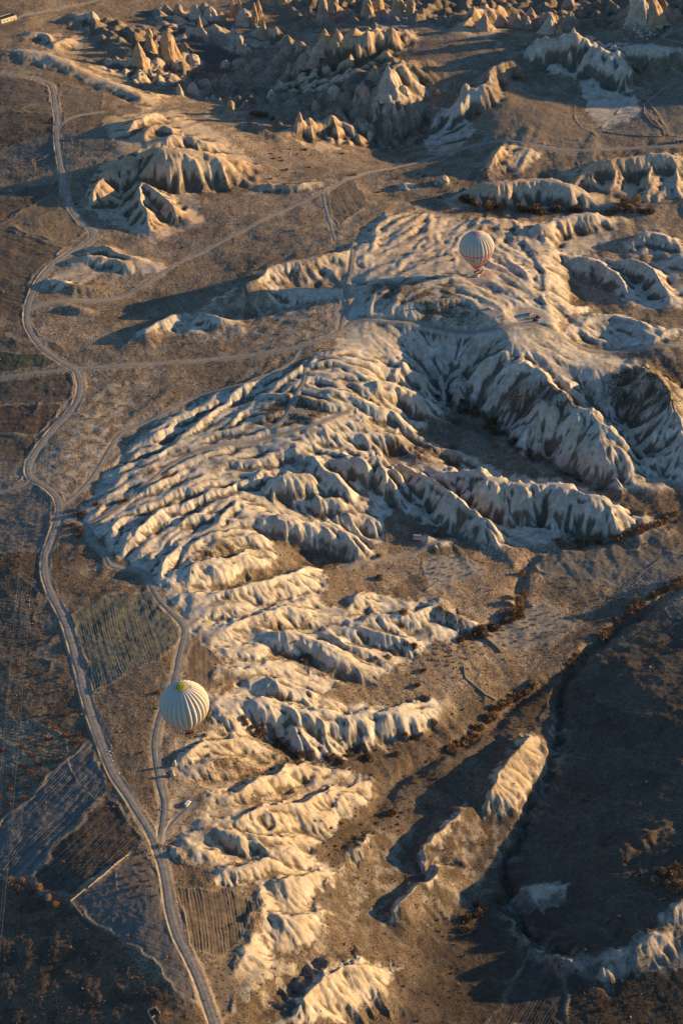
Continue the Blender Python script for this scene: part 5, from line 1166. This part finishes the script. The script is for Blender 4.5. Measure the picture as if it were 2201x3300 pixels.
def rock_material(name, c1, c2):
    m, nt, N, L, b = nodes(name); b.inputs['Roughness'].default_value = .95; b.inputs['Specular IOR Level'].default_value = .1
    tc = N.new('ShaderNodeTexCoord'); mp = N.new('ShaderNodeMapping'); mp.inputs['Scale'].default_value = (.05, .05, .35); L.new(tc.outputs['Object'], mp.inputs[0])
    n = N.new('ShaderNodeTexNoise'); n.inputs['Scale'].default_value = 1; n.inputs['Detail'].default_value = 6; L.new(mp.outputs[0], n.inputs['Vector'])
    n2_ = N.new('ShaderNodeTexNoise'); n2_.inputs['Scale'].default_value = .8; n2_.inputs['Detail'].default_value = 5; L.new(tc.outputs['Object'], n2_.inputs['Vector'])
    cr = N.new('ShaderNodeMix'); cr.data_type = 'RGBA'; cr.inputs['A'].default_value = (*c1, 1); cr.inputs['B'].default_value = (*c2, 1)
    mr = N.new('ShaderNodeMapRange'); mr.inputs[1].default_value = .38; mr.inputs[2].default_value = .62; L.new(n.outputs[0], mr.inputs[0]); L.new(mr.outputs[0], cr.inputs['Factor']); L.new(cr.outputs['Result'], b.inputs['Base Color'])
    bp = N.new('ShaderNodeBump'); bp.inputs['Distance'].default_value = .6; bp.inputs['Strength'].default_value = .5; L.new(n2_.outputs[0], bp.inputs['Height']); L.new(bp.outputs[0], b.inputs['Normal']); return m
rk_tan = rock_material('tan_tuff', (.46, .32, .19), (.36, .24, .145)); rk_pink = rock_material('pink_tuff', (.42, .30, .22), (.34, .245, .185)); rk_pale = rock_material('pale_tuff', (.48, .41, .32), (.38, .32, .25))
PR = {'cone': [(0, 1), (.15, .92), (.4, .68), (.7, .36), (.9, .13), (1, .03)], 'spire': [(0, 1), (.2, .9), (.45, .74), (.7, .52), (.88, .27), (1, .05)], 'dome': [(0, 1), (.3, 1.02), (.55, .92), (.75, .74), (.9, .46), (1, .10)],
      'pillar': [(0, 1), (.25, .92), (.5, .86), (.75, .84), (.9, .62), (1, .14)], 'neck': [(0, 1), (.25, .95), (.5, .62), (.58, .52), (.68, .78), (.85, .55), (1, .06)], 'boulder': [(0, .8), (.25, 1), (.5, 1), (.75, .8), (.92, .45), (1, .1)]}
for i, (px, py, hp, wp, sh, c, lb) in enumerate(ROCKS):
    m_ = mpp(py); p = Vector(ROCKP[i]); hgt = hp*m_/.90*.9; rad = wp*m_*(.50 if sh != 'pillar' else .44)
    V, F = rock_mesh(i+11, PR[sh], lump=.24 if sh in ('boulder', 'dome') else .22, flute=.36 if 'fluted' in lb or 'massive' in lb else (.22 if sh in ('cone', 'spire', 'pillar') else .08), nfl=9+i % 5)
    V = V*np.array([rad, rad, hgt+2.5])-np.array([0, 0, 2.5])
    o = mesh_obj('rock_spire' if sh in ('spire', 'neck', 'pillar') else ('rock_cone' if sh == 'cone' else ('boulder' if sh == 'boulder' else 'rock_dome')), V, F, {'t': rk_tan, 'k': rk_pink, 'p': rk_pale}[c], None, True)
    o.location = p; tag(o, lb, {'spire': 'rock spire', 'neck': 'rock spire', 'pillar': 'rock spire', 'cone': 'rock cone', 'boulder': 'boulder', 'dome': 'rock dome'}[sh], 'fairy chimneys and boulders of the upper valley' if py < 300 else None)
print('rocks', round(time.time()-T0, 1))

# ------------------------------------------------------------------ power line
galv = paint('galvanised_steel', (.30, .30, .29), .5, .5, metal=.5); insm = paint('insulator_glass', (.72, .72, .68), .3, .6); wirem = paint('aluminium_wire', (.42, .40, .37), .5, .4)
def pylon(px, py, rz, label):
    p = at(px, py); t = thing('power_pylon', label, 'pylon', p, (0, 0, rz), 'lattice pylons of the power line'); H_ = 31.0
    mb = MB(); r = .055
    def wd(z): return 2.6*(1-z/H_)+.45
    zs = np.linspace(0, H_, 12)
    for a, b in zip(zs[:-1], zs[1:]):
        for sx, sy in ((-1, -1), (1, -1), (1, 1), (-1, 1)):
            mb.tube((sx*wd(a), sy*wd(a), a), (sx*wd(b), sy*wd(b), b), r, n=4, cap=False)
        for (s1, s2) in (((-1, -1), (1, -1)), ((1, -1), (1, 1)), ((1, 1), (-1, 1)), ((-1, 1), (-1, -1))):
            mb.tube((s1[0]*wd(a), s1[1]*wd(a), a), (s2[0]*wd(b), s2[1]*wd(b), b), r*.6, n=4, cap=False); mb.tube((s2[0]*wd(a), s2[1]*wd(a), a), (s1[0]*wd(b), s1[1]*wd(b), b), r*.6, n=4, cap=False)
    mb.build('lattice_tower', galv, t); ends = []
    for z, L_ in ((28.5, 3.6), (24.5, 4.3), (20.5, 3.8)):
        for s in (-1, 1):
            mb = MB(); mb.tube((s*wd(z)*.8, 0, z+.6), (s*L_, 0, z), .06, n=4); mb.tube((s*wd(z)*.8, -.4, z-.3), (s*L_, 0, z), .05, n=4); mb.tube((s*wd(z)*.8, .4, z-.3), (s*L_, 0, z), .05, n=4); arm = mb.build('cross_arm', galv, t)
            mb = MB(); [mb.tube((s*L_, 0, z-.2-.17*k), (s*L_, 0, z-.32-.17*k), .17, .12, 8) for k in range(8)]; mb.build('insulator', insm, arm); ends.append((s*L_, 0, z-1.7))
    M = Matrix.Translation(p) @ Matrix.Rotation(rz, 4, 'Z'); return [M @ Vector(e) for e in ends]
pa, pb = (61, 1446), (162, 384)
la = at(*pa); lb_ = at(*pb); az = math.atan2(lb_.y-la.y, lb_.x-la.x)-math.pi/2
A_ = pylon(*pa, az, 'thin lattice power pylon in the brown field left of the road'); B_ = pylon(*pb, az, 'thin distant lattice power pylon beside the upper road')
d = (B_[0]-A_[0]); d.z = 0
near = [v-d*.75+Vector((0, 0, -6)) for v in A_]; farp = [v+d*.9+Vector((6, 0, 0)) for v in B_]
def wires(P, Q, label, sag):
    for k, (a, b) in enumerate(zip(P, Q)):
        mb = MB(); n = 36; pts = [a.lerp(b, i/n)-Vector((0, 0, sag*4*(i/n)*(1-i/n))) for i in range(n+1)]
        for u, v in zip(pts[:-1], pts[1:]): mb.tube(u, v, .019, n=4, cap=False)
        tag(mb.build('power_wire', wirem), label, 'wire', 'wires of the power line')
wires(A_, B_, 'thin pale overhead wire running along the left fields between the two pylons', 14); wires(A_, near, 'thin pale overhead wire leaving the nearer pylon towards the bottom left edge', 9); wires(B_, farp, 'thin pale overhead wire beyond the distant pylon towards the top edge', 10)
print('lines', round(time.time()-T0, 1))

# ------------------------------------------------------------------ bushes, trees, vines
def leaf_mat(name, c, v=.35):
    m, nt, N, L, b = nodes(name); b.inputs['Roughness'].default_value = .9; b.inputs['Specular IOR Level'].default_value = .1
    oi = N.new('ShaderNodeObjectInfo'); tc = N.new('ShaderNodeTexCoord'); n = N.new('ShaderNodeTexNoise'); n.inputs['Scale'].default_value = 1.4; n.inputs['Detail'].default_value = 3; L.new(tc.outputs['Object'], n.inputs['Vector'])
    ad = N.new('ShaderNodeMath'); ad.operation = 'ADD'; L.new(oi.outputs['Random'], ad.inputs[0]); L.new(n.outputs[0], ad.inputs[1])
    va = N.new('ShaderNodeMapRange'); va.inputs[1].default_value = .3; va.inputs[2].default_value = 1.7; va.inputs[3].default_value = 1-v; va.inputs[4].default_value = 1+v; L.new(ad.outputs[0], va.inputs[0])
    s = N.new('ShaderNodeVectorMath'); s.operation = 'SCALE'; s.inputs[0].default_value = c; L.new(va.outputs[0], s.inputs['Scale']); L.new(s.outputs[0], b.inputs['Base Color']); return m
m_bush = leaf_mat('dry_bush_twigs', (.27, .175, .095)); m_dark = leaf_mat('dark_thicket_twigs', (.19, .125, .07)); m_rust = leaf_mat('rusty_bush_twigs', (.21, .10, .05)); m_pale = leaf_mat('pale_bare_twigs', (.36, .23, .115)); m_vine = leaf_mat('vine_stump_twigs', (.21, .15, .085)); m_straw = leaf_mat('straw_tuft', (.36, .26, .14)); bark = paint('bark', (.12, .085, .06), .9)
def twigs(seed, n, clump=5, squash=.8, size=.16, base=.0):
    r = np.random.RandomState(seed); cc = r.normal(size=(clump, 3)); cc /= np.linalg.norm(cc, axis=1)[:,None]; cc *= .48*r.rand(clump, 1)**.4; cc[:,2] = np.abs(cc[:,2])*.9+.25
    k = r.randint(0, clump, n); d = r.normal(size=(n, 3)); d /= np.linalg.norm(d, axis=1)[:,None]; rad = (.30+.26*r.rand(clump))[k]*(.45+.6*r.rand(n)**.5)
    P = cc[k]+d*rad[:,None]; P[:,2] = np.maximum(P[:,2]*squash, .02)+base
    a = r.normal(size=(n, 3)); a /= np.linalg.norm(a, axis=1)[:,None]; a = a*.5+d*.7; b = np.cross(a, r.normal(size=(n, 3))); b /= np.linalg.norm(b, axis=1)[:,None]+1e-6
    s = size*(.6+.8*r.rand(n))[:,None]; V = np.stack([P-b*s*.45, P+b*s*.45, P+a*s*1.5], 1).reshape(-1, 3); F = np.arange(3*n).reshape(n, 3)
    return V, F
def tree_proto(seed, mat, name='bush'):
    V, F = twigs(seed, 420, 6); return mesh_obj(name, V, F, mat)
BUSH = {}
def proto(kind, mat, n, size, seeds=4, squash=.8):
    L = []
    for s in range(seeds):
        V, F = twigs(len(BUSH)*31+s*13+5, n, 8, squash, size); me = bpy.data.meshes.new(kind); me.from_pydata(V.tolist(), [], F.tolist()); me.materials.append(mat); L.append(me)
    BUSH[kind] = L
proto('bush', m_bush, 420, .17); proto('dark_bush', m_dark, 460, .17); proto('rusty_bush', m_rust, 420, .16); proto('pale_bush', m_pale, 700, .12, 3, .95); proto('vine_stump', m_vine, 60, .30, 3); proto('orchard_bush', m_rust, 300, .17)
rb = random.Random(11)
NAMES = {'bush': 'bush', 'dark_bush': 'bush', 'rusty_bush': 'bush', 'pale_bush': 'bush', 'vine_stump': 'vine', 'orchard_bush': 'bush'}
def plant(kind, px, py, rad_px, label, group=None, hgt=1.0, xyz=None, rad=None):
    if xyz is None: xyz = at(px, py); rad = rad_px*mpp(py)
    o = bpy.data.objects.new(kind if kind != 'orchard_bush' else 'fruit_bush', rb.choice(BUSH[kind])); C.objects.link(o)
    o.location = xyz+Vector((0, 0, -.08*rad)); o.rotation_euler = (0, 0, rb.uniform(0, 6.28)); s = rad*rb.uniform(.9, 1.15); o.scale = (s, s*rb.uniform(.85, 1.1), s*hgt*rb.uniform(.85, 1.2)); return tag(o, label, NAMES[kind], group)
def tree(px, py, rad_px, mat, label, group=None, hgt=1.3, seed=1):
    p = at(px, py); R0 = rad_px*mpp(py); t = thing('bare_tree', label, 'tree', p, group=group); V, F = twigs(seed, 1500, 9, .95, .085, .28); mesh_obj('crown', V*np.array([R0, R0, R0*hgt]), F, mat, t)
    mb = MB(); mb.tube((0, 0, -.3), (0, 0, R0*.55), R0*.07, R0*.045, 7); r = random.Random(seed)
    for k in range(7): a = r.uniform(0, 6.28); mb.tube((0, 0, R0*r.uniform(.3, .55)), (math.cos(a)*R0*.55, math.sin(a)*R0*.55, R0*r.uniform(.8, 1.15)), R0*.035, R0*.008, 5)
    mb.build('trunk', bark, t)
for i, (px, py, r_, lb) in enumerate(((1191, 1390, 19, 'large round leafless tree, the biggest in the stream thicket'), (1178, 1414, 12, 'round leafless tree just below the biggest one in the thicket'), (1200, 1372, 14, 'leafless tree at the upper end of the stream thicket'), (1460, 1389, 16, 'leafless tree on the stream bank near the right edge'), (1445, 1402, 11, 'smaller leafless tree left of the tree on the right stream bank'), (1430, 475, 18, 'large leafless tree in the dark valley behind the pale mounds'), (1462, 470, 16, 'leafless tree right of the large one in the dark valley'), (1120, 482, 14, 'leafless tree standing left of the far balloon in the valley'), (1198, 1322, 12, 'leafless tree above the pale dotted vineyard field'), (1520, 2010, 14, 'leafless tree in the shaded hollow at the right edge'))): tree(px, py, r_, m_bush, lb, 'leafless trees of the valleys', seed=i+2)
for i, (px, py, r_, lb) in enumerate(((26, 2030, 14, 'pale round bare tree, leftmost of the lit row in the dark corner'), (54, 2024, 8, 'small pale bare tree second in the lit row'), (89, 2042, 11, 'pale bare tree in the middle of the lit row'), (115, 2067, 10, 'pale bare tree fourth in the lit row'), (130, 2083, 10, 'pale bare tree at the right end of the lit row'))): tree(px, py, r_, m_pale, lb, 'lit bare trees in the dark corner', seed=i+40)
plant('dark_bush', 42, 2040, 9, 'dark bush under the leftmost pale tree'); plant('rusty_bush', 75, 2046, 9, 'rusty bush between the pale bare trees')
# the pale forked dead tree
p = at(80.5, 391); t = thing('dead_tree', 'pale forked dead tree beside the upper fields', 'tree', p); pw = paint('bleached_wood', (.40, .32, .22), .9); mb = MB()
for a, b, r0, r1 in (((0, 0, -.3), (-.3, 0, 5), .35, .25), ((-.3, 0, 5), (-3.2, 0, 10.5), .25, .06), ((-.3, 0, 5), (-1.2, .4, 9), .18, .05), ((.9, 0, -.3), (.7, 0, 5.5), .28, .2), ((.7, 0, 5.5), (2.4, 0, 10), .2, .05), ((.7, 0, 5.5), (.2, -.4, 9), .15, .04), ((-1.7, 0, 7.7), (-1.6, .2, 10.5), .10, .03), ((1.5, 0, 7.7), (1.3, .3, 10), .09, .03)): mb.tube(a, b, r0, r1, 6)
mb.build('trunk', pw, t)
V, F = twigs(77, 160, 6, .9, .10, .7); mesh_obj('crown', V*np.array([3.4, 2.0, 7.5]), F, m_pale, t)
def belt(kind, txt, n, r0, r1, spread, label, group):
    p_ = parse(txt); s = np.concatenate([[0], np.cumsum(np.hypot(*np.diff(p_, axis=0).T))])
    q = [rb.uniform(0, s[-1]) for _ in range(n)]; xs = [np.interp(a, s, p_[:,0])+rb.gauss(0, spread) for a in q]; yy = [np.interp(a, s, p_[:,1])+rb.gauss(0, spread*.6) for a in q]
    X, Y, Zz = on_ground(xs, yy)
    for x, y, z, py in zip(X, Y, Zz, yy): plant(kind, 0, 0, 0, label, group, xyz=Vector((x, y, z)), rad=1.75*rb.uniform(r0, r1)*mpp(py))
belt('dark_bush', '1190,1400 1165,1425 1134,1437 1098,1458 1052,1472', 26, 6, 11, 6, 'brown bush in the thicket curving round the pale mounds to the pale vineyard', 'thicket round the pale mounds')
belt('bush', '1226,1568 1210,1590 1160,1612 1135,1636 1108,1660 1088,1690 1068,1706 1028,1726', 48, 5, 9, 5, 'brown bush in the diagonal hedge above the lit white island ridge', 'diagonal hedge above the island ridge')
belt('bush', '1286,1560 1300,1535 1320,1515 1345,1490', 16, 4, 6, 5, 'brown bush on the banks where the two stream gullies join', 'bushes at the gully junction')
belt('bush', '1370,1470 1400,1440 1440,1410 1490,1372 1530,1350 1568,1335', 36, 5, 9, 6, 'brown bush along the upper stream gully towards the right edge', 'bushes of the upper gully')
belt('bush', '1275,1238 1300,1250 1340,1250 1400,1236 1440,1232 1490,1212 1520,1200 1555,1175', 26, 6, 10, 5, 'brown bush along the valley floor in front of the big ribbed ridge', 'bushes before the ribbed ridge')
belt('dark_bush', '1010,920 1060,930 1100,960 1140,990 1180,1020 1210,1040', 22, 5, 9, 10, 'dark bush in the shaded ravine between the big ridges', 'bushes of the shaded ravine')
belt('dark_bush', '1050,455 1100,472 1170,480 1240,488 1320,480 1400,485 1460,485 1520,490', 28, 6, 11, 4, 'dark bush along the valley behind the far balloon', 'bushes behind the far balloon')
belt('bush', '580,262 610,268 640,275', 8, 5, 9, 3, 'brown bush right of the squat rock pillar', 'bushes by the squat pillar')
belt('dark_bush', '540,1640 600,1690 680,1730 760,1745 860,1745', 20, 5, 9, 9, 'dark bush in the gully below the white fluted cliff', 'bushes below the white cliff')
belt('dark_bush', '860,1300 1000,1640 900,1730 960,1700', 14, 5, 8, 14, 'dark bush scattered on the brown slope below the pale mounds', 'scattered slope bushes')
belt('bush', '700,1440 660,1500 820,1530 900,1500', 10, 4, 8, 8, 'brown bush in the hollows between the pale mounds', 'bushes between the mounds')
belt('dark_bush', '1160,2060 1100,2100 1060,2130 1130,2050', 10, 6, 10, 10, 'dark bush in deep shade at the bottom of the stream gully', 'bushes in deep shade')
belt('bush', '1450,2000 1500,2030 1560,1990 1540,2040', 14, 6, 10, 10, 'brown bush in the lit hollow at the lower right edge', 'bushes of the lower right hollow')
belt('rusty_bush', '330,1140 200,1160 180,1230', 9, 4, 7, 8, 'rusty bush on the ground left of the fan of ridges', 'rusty bushes left of the fan')
for px, py, r_, k, lb in ((1340, 1840, 11, 'dark_bush', 'dark round bush alone on the shaded right slope'), (1390, 1815, 9, 'bush', 'bush right of the dark round one on the shaded slope'), (900, 1870, 14, 'rusty_bush', 'rusty bush in the shaded bay left of the island ridge'), (980, 1848, 9, 'bush', 'brown bush at the upper edge of the shaded bay'), (1225, 1890, 8, 'bush', 'bush on the stream bank below the island ridge'), (1300, 1800, 7, 'bush', 'pale bush on the shaded bank right of the stream'),
                          (1395, 2120, 11, 'bush', 'brown bush pair above the lower right pale bank, left one'), (1420, 2108, 9, 'bush', 'brown bush pair above the lower right pale bank, right one'), (1380, 2318, 9, 'rusty_bush', 'rusty round bush near the bottom right'), (366, 1944, 10, 'bush', 'bush in the fork of the two roads'), (364, 1592, 9, 'rusty_bush', 'rusty bush left of the near balloon'), (1040, 1030, 9, 'bush', 'bush beside the lit end of the upper ledge'),
                          (1215, 1050, 9, 'rusty_bush', 'rusty bush at the foot of the big shaded ridge'), (1135, 1025, 8, 'bush', 'pale brown bush on the ravine floor'), (470, 1690, 8, 'dark_bush', 'dark bush behind the rock face right of the near balloon'), (600, 1665, 9, 'dark_bush', 'dark bush at the foot of the white cliff'), (870, 1278, 10, 'bush', 'brown bush below the bright tip of the long cliff'), (1003, 1228, 7, 'dark_bush', 'dark bush right of the vaulted hut'), (1010, 455, 7, 'bush', 'bush below the lone pale dome'), (815, 402, 8, 'bush', 'bush beside the pale valley track'), (700, 345, 7, 'bush', 'bush on the brown flat above the track fork')):
    plant(k, px, py, r_, lb)
def scatter(outline, n, r0, r1, kinds, label, group):
    p_ = parse(outline); xs, yy = [], []
    while len(xs) < n:
        X, Y = rb.uniform(p_[:,0].min(), p_[:,0].max()), rb.uniform(p_[:,1].min(), p_[:,1].max()); ins = False
        for k in range(len(p_)):
            a, b = p_[k], p_[(k+1) % len(p_)]
            if (a[1] > Y) != (b[1] > Y) and X < (b[0]-a[0])*(Y-a[1])/(b[1]-a[1])+a[0]: ins = not ins
        if ins: xs.append(X); yy.append(Y)
    X, Y, Zz = on_ground(xs, yy)
    for x, y, z, py in zip(X, Y, Zz, yy):
        o = plant(rb.choice(kinds), 0, 0, 0, label, group, xyz=Vector((x, y, z)), rad=rb.uniform(r0, r1)*mpp(py)); o.name = 'shrub'; o['category'] = 'shrub'
scatter('1320,1580 1480,1460 1560,1440 1560,1900 1330,1900', 26, 2.5, 5, ('bush', 'rusty_bush', 'pale_bush'), 'small dry shrub on the shaded slope right of the ravine', 'shrubs of the shaded slope')
scatter('1400,1910 1560,1900 1560,2060 1430,2050', 18, 3, 6, ('bush', 'rusty_bush'), 'small dry shrub on the rough ground at the lower right edge', 'shrubs at the lower right edge')
scatter('880,1770 1060,1720 1080,1860 960,1930 880,1900', 16, 3, 6, ('bush', 'dark_bush', 'rusty_bush'), 'small dry shrub in the shaded bay left of the island ridge', 'shrubs of the shaded bay')
scatter('560,1640 980,1740 860,1800 740,1760', 22, 3, 6.5, ('bush', 'dark_bush', 'rusty_bush'), 'small dry shrub on the dark slope below the white fluted cliff', 'shrubs below the white fluted cliff')
scatter('720,1880 860,1840 900,1900 760,1990', 14, 3, 6, ('rusty_bush', 'bush'), 'small rusty shrub between the lower mounds and the white tooth', 'shrubs by the white tooth')
scatter('600,330 820,330 780,400 620,440', 16, 3, 5, ('bush', 'rusty_bush'), 'small dry shrub on the tan flat left of the valley track', 'shrubs of the tan flat')
scatter('850,390 1040,380 1040,460 860,450', 18, 3, 6, ('bush', 'dark_bush', 'rusty_bush'), 'small dry shrub in the brown valley round the lone pale dome', 'shrubs round the lone dome')
scatter('20,1450 150,1470 190,1600 20,1600', 14, 3, 6, ('rusty_bush', 'bush'), 'small rusty shrub in the brown field below the nearer pylon', 'shrubs below the nearer pylon')
# orchard at the left: each bush stands alone
for zx, zy in ((305, 75), (240, 75), (360, 60), (220, 108), (255, 140), (175, 148), (300, 175), (370, 165), (140, 188), (220, 188), (365, 205), (180, 218), (260, 215), (100, 230), (145, 265), (255, 285), (20, 240), (105, 310), (180, 300), (60, 345), (135, 342), (170, 372), (95, 380), (50, 420), (130, 410), (10, 465), (120, 460), (50, 495), (5, 540), (340, 200)):
    plant('orchard_bush', zx/2, 1602.9+zy/2, rb.uniform(6.5, 10), 'brown orchard bush in the loose rows left of the main road', 'orchard bushes left of the road', .8)
def rows(kind, outline, direction, dx, dy, rad, label, group, jit=.25, keep=1.0, cap=300):
    p_ = parse(outline); x, y = on_base(p_[:,0], p_[:,1]); cx, cy = p_[:,0].mean(), p_[:,1].mean()
    a0 = on_base(np.array([cx]), np.array([cy])); a1 = on_base(np.array([cx+direction[0]*10]), np.array([cy+direction[1]*10])); a = math.atan2(a1[1][0]-a0[1][0], a1[0][0]-a0[0][0]); ca, sa = math.cos(a), math.sin(a)
    L = max(np.ptp(x), np.ptp(y)); pts = []; n = int(L/dx)+2; m = int(L/dy)+2
    for i in range(-n, n):
        for j in range(-m, m):
            u, v = (i+rb.uniform(-jit, jit))*dx, (j+rb.uniform(-jit, jit))*dy; X, Y = a0[0][0]+u*ca-v*sa, a0[1][0]+u*sa+v*ca
            ins = False
            for k in range(len(x)):
                k2 = (k+1) % len(x)
                if (y[k] > Y) != (y[k2] > Y) and X < (x[k2]-x[k])*(Y-y[k])/(y[k2]-y[k])+x[k]: ins = not ins
            if ins and rb.random() < keep: pts.append((X, Y))
    if len(pts) > cap: pts = rb.sample(pts, cap)
    for X, Y in pts: plant(kind, 0, 0, 0, label, group, xyz=Vector((X, Y, float(sample(Z, X, Y)))), rad=rad*rb.uniform(.7, 1.3))
    return len(pts)
nv = 0
nv += rows('vine_stump', '972,1283 1053,1279 1108,1303 1104,1320 1008,1342 988,1337', (1, .2), 6, 7, 1.3, 'vine stump in the pale dotted vineyard between the brown meadows', 'vines of the pale dotted vineyard')
nv += rows('vine_stump', '1112,1462 1208,1393 1248,1388 1330,1432 1234,1482 1157,1493', (1, -.45), 5.5, 5.5, 1.1, 'vine stump in the striped vineyard beside the thicket', 'vines of the striped vineyard', keep=.8)
nv += rows('vine_stump', '945,1495 1000,1475 1080,1478 1125,1500 1060,1525 1060,1550 1000,1535', (1, .1), 5, 5.5, 1.15, 'straw coloured vine bush in the dense rows below the pale mounds', 'vines below the pale mounds')
nv += rows('vine_stump', '462,2212 533,2202 533,2325 503,2340', (1, -.1), 4.5, 4, .7, 'vine stump in the narrow plot right of the bottom road', 'vines right of the bottom road')
nv += rows('orchard_bush', '310,1985 350,1975 366,2020 372,2060 300,2075 265,2045 270,2010', (1, -.2), 6, 6, 1.1, 'small rusty fruit bush in the pebbly field beside the road', 'fruit bushes of the pebbly field')
nv += rows('vine_stump', '2,1145 88,1122 112,1148 112,1212 78,1265 2,1268', (1, .1), 5.2, 5.5, .75, 'pale vine stump in the grey field left of the road bend', 'vines of the grey field')
nv += rows('vine_stump', '0,355 100,325 125,325 118,342 60,380 0,388', (1, -.25), 6.5, 6, .9, 'pale vine stump in the upper left field', 'vines of the upper left field')
nv += rows('vine_stump', '1388,292 1428,250 1466,255 1518,300 1515,308 1388,298', (1, .1), 8, 8, 1.1, 'vine stump in the upper right walled vineyard', 'vines of the upper right walled vineyard')
print('plants', nv, round(time.time()-T0, 1))
# white stones by the road
for i, (px, py) in enumerate(((256, 1713), (257, 1718), (255, 1723), (258, 1729), (254, 1735), (257, 1741), (259, 1747), (273, 1776), (252, 1726))):
    V, F = rock_mesh(200+i, PR['boulder'], 10, 7, .3, 0); o = mesh_obj('white_stone', V*np.array([.5, .42, .5])*rb.uniform(.7, 1.2), F, paint('white_stone', (.62, .58, .52), .9, .1, .2, 2)); o.location = at(px, py); tag(o, 'white stone in the short line beside the main road', 'stone', 'white stones beside the road')
# rubble below the front spire and below the massive peak
for nm, (cx, cy, sx, sy, n), lb in (('rubble', (350, 163, 14, 6, 45), 'pale rubble block below the front rock spire'), ('rubble', (1478, 72, 20, 9, 60), 'pale rubble block below the massive rock peak')):
    V0, F0 = rock_mesh(300+n, PR['boulder'], 8, 6, .4, 0); me = bpy.data.meshes.new('rubble'); me.from_pydata(V0.tolist(), [], [tuple(map(int, f)) for f in F0]); me.materials.append(rk_pale)
    for i in range(n):
        o = bpy.data.objects.new('rubble_block', me); C.objects.link(o); o.location = at(cx+rb.gauss(0, sx), cy+rb.gauss(0, sy)); s = rb.uniform(.7, 2.0); o.scale = (s, s*rb.uniform(.7, 1.2), s*rb.uniform(.6, 1.1)); o.rotation_euler = (0, 0, rb.uniform(0, 6)); tag(o, lb, 'stone', lb.replace('block', 'blocks'))
# ------------------------------------------------------------------ dry scrub: tufts beyond counting
ny = 60000
r = np.random.RandomState(5); ii = r.randint(14, NRW-14, ny); jj = r.randint(26, NCL-26, ny)
den = np.clip((1-chn)*.9+.16*(top > .2)+.10*chn*patch(20, 91, 0, .5), 0, 1)*(1-roadmask)*(1-.8*(fid > 0))*(.35+.65*patch(25, 92, -.3, .4))
keep = r.rand(ny) < den[ii, jj]; ii, jj = ii[keep], jj[keep]; n = len(ii)
X = GX[ii, jj]+r.uniform(-.4, .4, n); Y = GY[ii, jj]+r.uniform(-.6, .6, n); Zt = sample(Z, X, Y)
rad = (.22+.45*r.rand(n)**3+.75*r.rand(n)**24)*(1+.0003*(Y-700)); V = []; k = 5
P = []
for q in range(k):
    a = r.uniform(0, 6.28, n); d = r.uniform(.2, .9, n)*rad; b = a+r.uniform(1.2, 2, n); s_ = rad*.55
    cx, cy = X+np.cos(a)*d, Y+np.sin(a)*d
    P.append(np.stack([np.stack([cx-np.cos(b)*s_, cy-np.sin(b)*s_, Zt-.05], 1), np.stack([cx+np.cos(b)*s_, cy+np.sin(b)*s_, Zt-.05], 1), np.stack([cx+np.cos(a)*d*.3, cy+np.sin(a)*d*.3, Zt+rad*r.uniform(.7, 1.3, n)], 1)], 1))
P = np.concatenate(P).reshape(-1, 3).astype(np.float32); me = bpy.data.meshes.new('dry_scrub'); nvv = len(P); me.vertices.add(nvv); me.vertices.foreach_set('co', P.ravel()); me.loops.add(nvv); me.loops.foreach_set('vertex_index', np.arange(nvv, dtype=np.int32)); me.polygons.add(nvv//3); me.polygons.foreach_set('loop_start', np.arange(0, nvv, 3, dtype=np.int32)); me.update(calc_edges=True)
me.materials.append(m_bush); me.materials.append(m_dark); me.materials.append(m_straw); me.polygons.foreach_set('material_index', np.tile(r.choice([0, 0, 1, 2, 2], n), k).astype(np.int32))
o = bpy.data.objects.new('dry_scrub', me); C.objects.link(o); o['kind'] = 'stuff'; o['label'] = 'low tufts of dry scrub scattered over the brown slopes'
print('scrub', n, round(time.time()-T0, 1))
